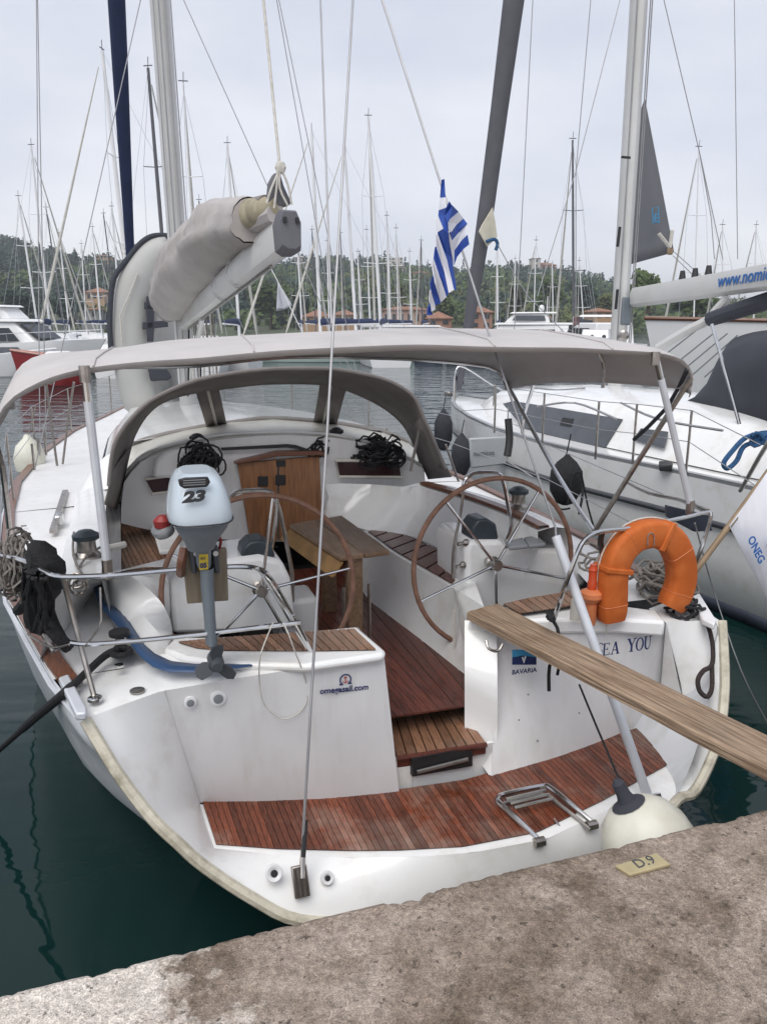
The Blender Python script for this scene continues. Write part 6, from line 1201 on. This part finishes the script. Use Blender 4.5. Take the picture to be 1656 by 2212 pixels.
for s in (-1, 1):
    rows = []
    for y_, x_ in NP:
        mir = lambda x: x if s < 0 else 2 * ncx(y_) - x
        wl = lerp(x_, ncx(y_), .10 + .10 * max(0, y_ - 7) / 4); zt = nz + .06 * max(0, y_ - 6) / 5
        rows.append([B(mir(x_), y_, zt), B(mir(x_ + .012), y_, zt - .2), B(mir(lerp(x_, wl, .3)), y_, .62), B(mir(wl), y_, .02), B(mir(lerp(wl, ncx(y_), .5)), y_, -.4)])
    MB().grid(rows).build('hull_side', M['gel'], NB, ang=60)
    st0 = [B((lambda x: x if s < 0 else 2 * ncx(y_) - x)(x_ - .012), y_, nz - .36 + .06 * max(0, y_ - 6) / 5) for y_, x_ in NP]; MB().grid([st0, [p - Z * .06 for p in st0]]).build('hull_stripe', M['stripe'], NB, solid=.01)
    st1 = [B((lambda x: x if s < 0 else 2 * ncx(y_) - x)(lerp(x_, ncx(y_), .09) - .006), y_, .13) for y_, x_ in NP]; MB().grid([st1, [p - Z * .12 for p in st1]]).build('boot_stripe', M['darkhull'], NB, solid=.01)
    tr = [B((lambda x: x if s < 0 else 2 * ncx(y_) - x)(x_ - .005), y_, nz + .02 + .06 * max(0, y_ - 6) / 5) for y_, x_ in NP]
    MB().grid([[p - Z * .05 - R * .012 * (-s) * -1 for p in tr], [p + Z * .02 for p in tr], [p + Z * .02 + R * .07 * (-s) for p in tr], [p - Z * .02 + R * .07 * (-s) for p in tr]]).build('toe_rail', M['toe'], NB)
dk = [[B(x_, y_, nz + .06 * max(0, y_ - 6) / 5), B(ncx(y_), y_, nz + .07), B(2 * ncx(y_) - x_, y_, nz)] for y_, x_ in NP]; MB().grid(dk).build('deck', M['gel'], NB)
MB().add([B(4.25, -.6, nz), B(7.4, -.6, nz), B(7.0, -.5, -.3), B(4.6, -.5, -.3)], [(0, 1, 2, 3)]).build('transom', M['gel'], NB)
crr = []
for y_, w_, z_ in ((1.6, 1.15, 1.76), (3.2, 1.28, 1.80), (5.0, 1.34, 1.82), (7.0, 1.22, 1.78), (8.4, .92, 1.66), (9.4, .5, 1.42)):
    x0 = ncx(y_); crr.append([B(x0 - w_, y_, nz + .03), B(x0 - w_ * .84, y_, z_ - .05), B(x0 - w_ * .7, y_, z_ + .02), B(x0, y_, z_ + .09), B(x0 + w_ * .7, y_, z_ + .02), B(x0 + w_ * .84, y_, z_ - .05), B(x0 + w_, y_, nz + .03)])
nco = MB().grid(crr).build('coachroof', M['gel'], NB, ang=50)
def onside(px, py, off=.012):      # cabin side plane of the neighbour
    n_ = (R * -.87 + Z * .40).normalized(); p0 = B(ncx(4.6) - 1.34 * .92, 4.6, nz + .26); n2 = n_ + F * -.06; return hit(px, py, p0 + n_ * off, n2)
for q in ([(1085, 872), (1108, 866), (1342, 905), (1306, 966), (1240, 955), (1128, 922)], [(1383, 925), (1440, 932), (1432, 968), (1366, 950)]):
    w_ = MB().prism([onside(*p) for p in q], (R * .87 - Z * .40) * .02).build('side_window', M['glassg'], NB, ang=0)
MB().prism([onside(a, b_, .02) for a, b_ in ((1214, 902), (1238, 905), (1232, 922), (1208, 918))], R * .01).build('window_vent', M['rubber'], NB)
# mast, boom, sail, vang
nf = uy(1331, 800, 7.2); nf.z = 1.8; nt_ = uy(1379, 0, 7.2); dvn = (nt_ - nf).normalized(); nh = nf + dvn * ((16.5 - nf.z) / dvn.z)
nm = MB().tube([nf, nt_, nh], .112, 14, sq=1.5).build('mast', M['mast'], NB)
for a, b_, c_, d_ in ((1338, 505, 1331, 560), (1333, 640, 1327, 690)): MB().tube([uy(a, b_ - 15, 7.02), uy(c_ + 2, b_ + 28, 7.02)], .022, 6).build('mast_slot', M['rubber'], nm)
MB().lathe([(.075, 0), (.08, .05), (.055, .07), (.06, .13), (.04, .15)], uy(1345, 725, 7.05), (R * -.6 - F).normalized(), 14).build('mast_winch', M['steelold'], nm)
MB().box(uy(1347, 672, 7.1), .16, .14, .40, (R, F, Z)).build('gooseneck', M['motorg'], nm, bevel=.02)
for off in (-.11, .10, .13): MB().tube([nf + R * off - F * .12 + Z * .3, nt_ + R * off - F * .12, nh], .009, 5).build('halyard', M['wire'], nm)
MB().box(uy(1351, 340, 7.0), .14, .02, .03, (R, F, Z)).build('mast_band', M['rubber'], nm)
nb0, nb1 = uy(1372, 642, 7.0), uy(1656, 598, 4.0); axn = (nb1 - nb0).normalized(); upn_ = (Z - axn * Z.dot(axn)).normalized(); sdn = axn.cross(upn_); nbe = nb0 + axn * ((nb1 - nb0).length + .9)
pf_ = [(-.5, -.4), (-.56, .15), (-.36, .5), (.36, .5), (.56, .15), (.5, -.4), (.2, -.55), (-.2, -.55)]
rws = [[p + sdn * (a * .17) + upn_ * (b_ * .255) for a, b_ in pf_] for p in (nb0, nbe)]; rws = [r + [r[0]] for r in rws]; mb = MB(); mb.grid(rws); mb.poly(rws[0][:-1]); mb.poly(rws[1][:-1]); nbo = mb.build('boom', M['mast'], NB, ang=40)
tl = uy(1546, 620, 4.98); tr_ = uy(1656, 603, 3.9); dd_ = sdn if sdn.dot(EYE - nb0) > 0 else -sdn
def onboom(px, py): return hit(px, py, nb0 + dd_ * .098, dd_)
t0_, t1_ = onboom(1548, 620), onboom(1700, 597); text('lettering', 'www.nomicos', t0_ + dd_ * .002, (t1_ - t0_), upn_, .20, M['inkb'], nbo, bold=.003, shear=.15)
for t_ in (.42, .52, .62): MB().tube([nb0 + axn * ((nb1 - nb0).length * t_) + upn_ * .12, nb0 + axn * ((nb1 - nb0).length * t_) + upn_ * .24], [.05, .03], 8).build('boom_block', M['rubber'], nbo)
MB().tube([nf + Z * .25 - F * .12 + R * .02, uy(1535, 700, 5.2), uy(1560, 668, 4.9)], .05, 10).build('boom_vang', M['mast'], nbo) if False else None
MB().tube(smooth([uy(1420, 752, 5.4), uy(1480, 716, 5.1), uy(1527, 692, 4.9), uy(1545, 672, 4.8), uy(1572, 642, 4.7)], 3), .055, 10).build('boom_vang', M['mast'], nbo)
MB().tube([uy(1532, 690, 4.85), uy(1600, 668, 4.4), uy(1690, 640, 3.9)], [.085, .095, .10], 10).build('stowed_bimini', M['charcoal'], NB)
MB().tube(smooth([uy(1536, 700, 3.6), uy(1570, 820, 3.4), uy(1608, 960, 3.2), uy(1625, 1003, 3.1), uy(1640, 1000, 3.0)], 3), .018, 8).build('bimini_pole', M['steel'], NB)
MB().tube([uz(1598, 1060, 1.34), uz(1640, 985, 1.75), uz(1662, 950, 1.95)], .018, 8).build('pushpit_leg', M['steelold'], NB)
# grey triangular sail bent to the mast, with white ties at the clew
gs = thing('grey_sail', tuple(uy(1354, 572, 8.0)), 'grey triangular sail with small square emblem behind the right white mast', 'sail')
sp = [uy(1392, 212, 8.0), uy(1455, 545, 7.4), uy(1350, 574, 7.9), uy(1356, 420, 7.95), uy(1374, 262, 8.0)]
left = resample([sp[0], sp[4], sp[3], sp[2]], 14); right = resample([sp[0], sp[1]], 14)
MB().grid([left, [a.lerp(b_, .33) + F * .06 * math.sin(k / 13 * 3.1) for k, (a, b_) in enumerate(zip(left, right))], [a.lerp(b_, .66) + F * .05 * math.sin(k / 13 * 3.1) for k, (a, b_) in enumerate(zip(left, right))], right]).build('sail', M['greysail'], gs, solid=.006, ang=80)
for q in (((1422, 505), (1446, 535)), ((1451, 498), (1446, 535))): MB().tube([uy(*q[0], 7.38), uy(*q[1], 7.36)], .028, 6).build('clew_tie', M['ropewhite'], gs)
MB().box(uy(1446, 543, 7.36), .10, .04, .10, (R, F, Z)).build('clew_ring', M['tan'], gs, bevel=.02)
eb = PT([(1408, 450), (1421, 447), (1422, 481), (1409, 483)], 7.50)
MB().tube(eb, .010, 6, closed=True).build('emblem_frame', M['cyan'], gs); text('emblem_letter', 'E', uy(1410, 479, 7.48), R, Z, .17, M['cyan'], gs, bold=.002)
for q in ([(1456, 545), (1515, 598)], [(1452, 552), (1502, 600)]): MB().tube(PT(q, 7.2), .006, 5).build('sheet', M['wire'], gs)
# furled genoa on her forestay, white clew patch
b0, b1, b2 = uy(990, 845, 10.6), uy(1050, 450, 9.8), uy(1109, 0, 8.9)
fg = MB().tube([b0, b0.lerp(b1, .3), b0.lerp(b1, .6), b1, b1.lerp(b2, .5), b2, b2 + (b2 - b1) * .9], [.05, .085, .115, .135, .14, .16, .12], 12).build('furled_genoa', M['furl'], NB)
cq = PT([(1064, 447), (1040, 487), (1034, 500), (1052, 533), (1074, 512), (1070, 480)], 9.65); MB().prism(cq, F * .03).build('clew_patch', M['sailcloth'], fg, bevel=.01)
MB().tube(smooth(PT([(1050, 522), (1068, 517), (1074, 528), (1070, 540)], 9.6), 3), .03, 7).build('clew_sheet', M['ropeblue'], fg)
MB().tube(PT([(1074, 528), (1100, 575), (1140, 640), (1230, 730)], 9.4), .008, 5).build('genoa_sheet', M['wire'], fg)
# rigging lines of this yacht
for q in (((1150, 0), (1123, 538), (1100, 850)), ((1275, 0), (1243, 370), (1243, 700)), ((1338, 0), (1243, 370), (1160, 640)), ((1433, 0), (1510, 330), (1560, 560)), ((1508, 320), (1535, 470), (1542, 560)), ((1585, 0), (1590, 400), (1592, 560))):
    MB().tube(PT(q, 7.0), .0065, 5).build('shroud', M['wire'], NB)
# bow gear
MB().tube(smooth(PT([(978, 865), (984, 800), (1005, 795), (1060, 830), (1100, 850)], 9.6), 3), .014, 8).build('pulpit', M['steel'], NB); MB().tube(PT([(1062, 930), (1068, 830)], 8.2), .012, 6).build('pulpit_leg', M['steelold'], NB)
MB().lathe([(.10, 0), (.10, .05), (.07, .08), (.10, .13), (.10, .17)], uz(990, 830, 1.6), Z, 12).build('furler_drum', M['charcoal'], NB); MB().tube(PT([(982, 880), (982, 820)], 10.3), .02, 6).build('anchor_shank', M['steelold'], NB); MB().box(uz(968, 850, 1.4), .1, .25, .08, (R, F, Z)).build('anchor', M['steelold'], NB, bevel=.02)
# guard rails
tp_ = []
for px, py in ((1067, 935), (1170, 962), (1285, 992), (1365, 1002), (1480, 1025)):
    a = uz(px, py, nz + .02); b_ = a + Z * .62; tp_.append(b_); MB().tube([a, b_], .013, 8).build('stanchion', M['steelold'], NB)
for dz in (0, -.30): MB().tube([uz(985, 845, 1.75) + Z * dz] + [p + Z * dz for p in tp_] + [uz(1640, 960, 1.9) + Z * dz], .0045, 5).build('lifeline', M['wire'], NB)
MB().prism([uz(1421, 1008, 1.32), uz(1452, 1008, 1.32), uz(1450, 1018, 1.32), uz(1423, 1018, 1.32)], Z * .06).build('cleat', M['rubber'], NB, bevel=.012)
# charcoal spray hood
hq = [[(1480, 868, 4.6), (1512, 880, 4.3), (1560, 900, 3.9), (1628, 908, 3.3), (1720, 930, 2.6)],
      [(1500, 858, 4.55), (1525, 850, 4.25), (1570, 862, 3.85), (1640, 870, 3.3), (1720, 880, 2.6)],
      [(1522, 838, 4.5), (1540, 812, 4.2), (1580, 812, 3.8), (1640, 812, 3.2), (1720, 812, 2.5)],
      [(1538, 805, 4.6), (1556, 768, 4.3), (1592, 752, 3.9), (1650, 746, 3.3), (1720, 744, 2.6)],
      [(1552, 776, 4.9), (1576, 738, 4.6), (1612, 722, 4.2), (1656, 714, 3.7), (1720, 712, 3.0)]]
MB().grid([resample(smooth([uy(a, b_, c_) for a, b_, c_ in r], 3), 16) for r in hq]).build('spray_hood', M['charcoal'], NB, solid=.012, ang=70)
# ropes on deck
for q in ([(1160, 878), (1240, 870), (1330, 905)], [(1130, 835), (1200, 842), (1262, 838)], [(1340, 870), (1420, 905), (1560, 930)]): MB().tube(smooth([uz(*p, 1.86) for p in q], 4), .012, 6).build('deck_line', M['wire'], NB)
tag(MB().tube(smooth([uy(a, b_, 2.6) for a, b_ in ((1650, 935), (1610, 945), (1580, 975), (1562, 1000), (1570, 1012), (1590, 995), (1605, 965), (1635, 955), (1660, 960))], 4), .022, 8).build('blue_rope', M['ropeblue']), 'blue rope looped over the guard rail of the right yacht', 'rope')
coil('rope_coil', uy(1642, 945, 2.5), .11, 8, 'ropeblue', .018, 'coiled blue rope bundle at the right edge on the neighbouring yacht', 'rope coil', seed=21)
# ---- fenders hanging on her port side
def fender(px, ptop, pbot, w, y_, label, m='fender', n=1):
    a, b_ = uy(px, ptop, y_), uy(px, pbot, y_); c = a.lerp(b_, .5); h = (a - b_).length / 2; r = w / FPX * (b_ - EYE).length / 2
    f_ = thing('fender', tuple(b_), label, 'fender', 'dark covered fenders on the right yacht')
    MB().lathe([(r * .2, -h), (r * .55, -h * .9), (r * .95, -h * .45), (r, 0), (r * .95, h * .4), (r * .6, h * .75), (r * .25, h * .95), (r * .12, h * 1.05)], c, Z, 18).build('body', M[m], f_); MB().tube([a, uz(px + 4, ptop - 40, 1.34) if False else a + Z * .22 + R * .04], .007, 5).build('lanyard', M['black'], f_); return f_
fender(957, 885, 972, 40, 8.8, 'dark grey ball-shaped fender hanging at the bow of the right yacht'); fender(996, 938, 1028, 44, 7.2, 'dark striped tapering fender left of the grey fender cover panel')
fender(1222, 985, 1090, 68, 3.8, 'big black fender in midships of the right yacht', 'black')
fs_ = thing('fender_board', tuple(uy(1055, 1000, 6.4)), 'flat grey printed fender cover hanging beside the striped fender', 'fender cover'); MB().prism(PT([(1014, 947), (1096, 943), (1095, 1003), (1018, 1012)], 6.3), F * .05).build('cover', mat('grey_pvc', (.42, .44, .45), .5, var=.05), fs_, bevel=.02); text('cover_print', 'nomicos', uy(1022, 985, 6.28), R, Z, .10, M['motord'], fs_, sx=.9)
MB().tube(smooth([uz(1235, 1030, 1.1), uz(1252, 1025, 1.15), uz(1258, 1060, 1.0), uz(1250, 1110, .8)], 3), .014, 6).build('fender_line', M['black'], NB)
for q in ([(1225, 1090), (1235, 1030), (1248, 1020), (1256, 1030), (1268, 1090), (1282, 1140)], [(1200, 1085), (1210, 1100), (1230, 1098)]): MB().tube(smooth(PT(q, 3.6), 3), .010, 6).build('fender_line', M['black'], NB)
# ---- big white wooden boat whose bow shows behind (right)
Yb = 18.0
bw = thing('wooden_boat', tuple(uY(1500, 800, Yb)), 'white planked wooden boat with brown rail, bow pointing left behind the right yacht', 'boat')
tip = uY(1392, 690, Yb); tip.z = 2.82; dd = Vector((.92, -.10, 0)).normalized(); ss = Vector((-dd.y, dd.x, 0))
def wrow(side, n=12):
    o = []
    for i in range(n):
        u = i / (n - 1) * 9; w_ = 1.9 * (1 - (1 - min(1, u / 5)) ** 1.8); rows_ = []
        for z_, k in ((2.82 - .05 * min(u, 4) * .5, 1), (1.9, .93), (1.0, .80), (.3, .62), (-.3, .45)): rows_.append(tip + dd * (u + (2.82 - z_) * .28 * max(0, 1 - u / 5)) + ss * (w_ * k * side) + Z * (z_ - tip.z))
        o.append(rows_)
    return o
for sgn in (-1, 1): MB().grid(wrow(sgn)).build('hull_side', M['whitefar'], bw, ang=60)
wr = wrow(-1); wr2 = wrow(1)
MB().grid([[r[0] for r in wr], [a[0].lerp(b_[0], .5) + Z * .08 for a, b_ in zip(wr, wr2)], [r[0] for r in wr2]]).build('deck', M['gelold'], bw)
for q in (wr, wr2): MB().tube([r[0] + Z * .03 for r in q], .05, 6).build('rail', M['varnish'], bw)
for x0, y0, x1, y1 in ((1440, 800, 1545, 716), (1466, 806, 1570, 720), (1492, 812, 1592, 724), (1520, 815, 1615, 728), (1405, 790, 1510, 708)):
    n_ = (wr[2][0] - wr[7][0]).cross(wr[2][0] - wr[5][2]).normalized(); n_ = n_ if n_.dot(EYE - tip) > 0 else -n_
    MB().tube([hit(x0, y0, wr[4][1] + n_ * .06, n_), hit(x1, y1, wr[4][1] + n_ * .06, n_)], .016, 5).build('hull_line', M['grey'], bw)
mb = MB(); mb.box(tip + dd * 6 + Z * .45, 3.5, 2.2, .9, (dd, ss, Z)); mb.build('cabin', M['whitefar'], bw, bevel=.08)
MB().tube([tip + dd * 5.6 + Z * .3, tip + dd * 5.7 + Z * 3.2], .09, 10).build('mast', M['mastfar'], bw)
MB().prism([tip + dd * a + ss * -.9 + Z * b_ for a, b_ in ((3.4, .1), (7.5, .3), (7.5, 1.0), (4.4, 1.0))], ss * .03).build('green_screen', mat('teal_cloth', (.05, .19, .15), .7, var=.2), bw)

# ================================================================== HAZE
hz = bpy.data.materials.new('pale_haze'); hz.use_nodes = True; t = hz.node_tree; t.nodes.remove(t.nodes['Principled BSDF'])
pv_ = N('ShaderNodeVolumePrincipled', t); pv_.inputs['Color'].default_value = (.86, .90, .96, 1); pv_.inputs['Density'].default_value = .0007; pv_.inputs['Anisotropy'].default_value = .2
t.links.new(pv_.outputs[0], t.nodes['Material Output'].inputs['Volume'])
tag(MB().box((0, 1200, 22.5), 3400, 2900, 57).build('haze', hz, loc=(0, 0, 0), ang=0), kind='stuff')
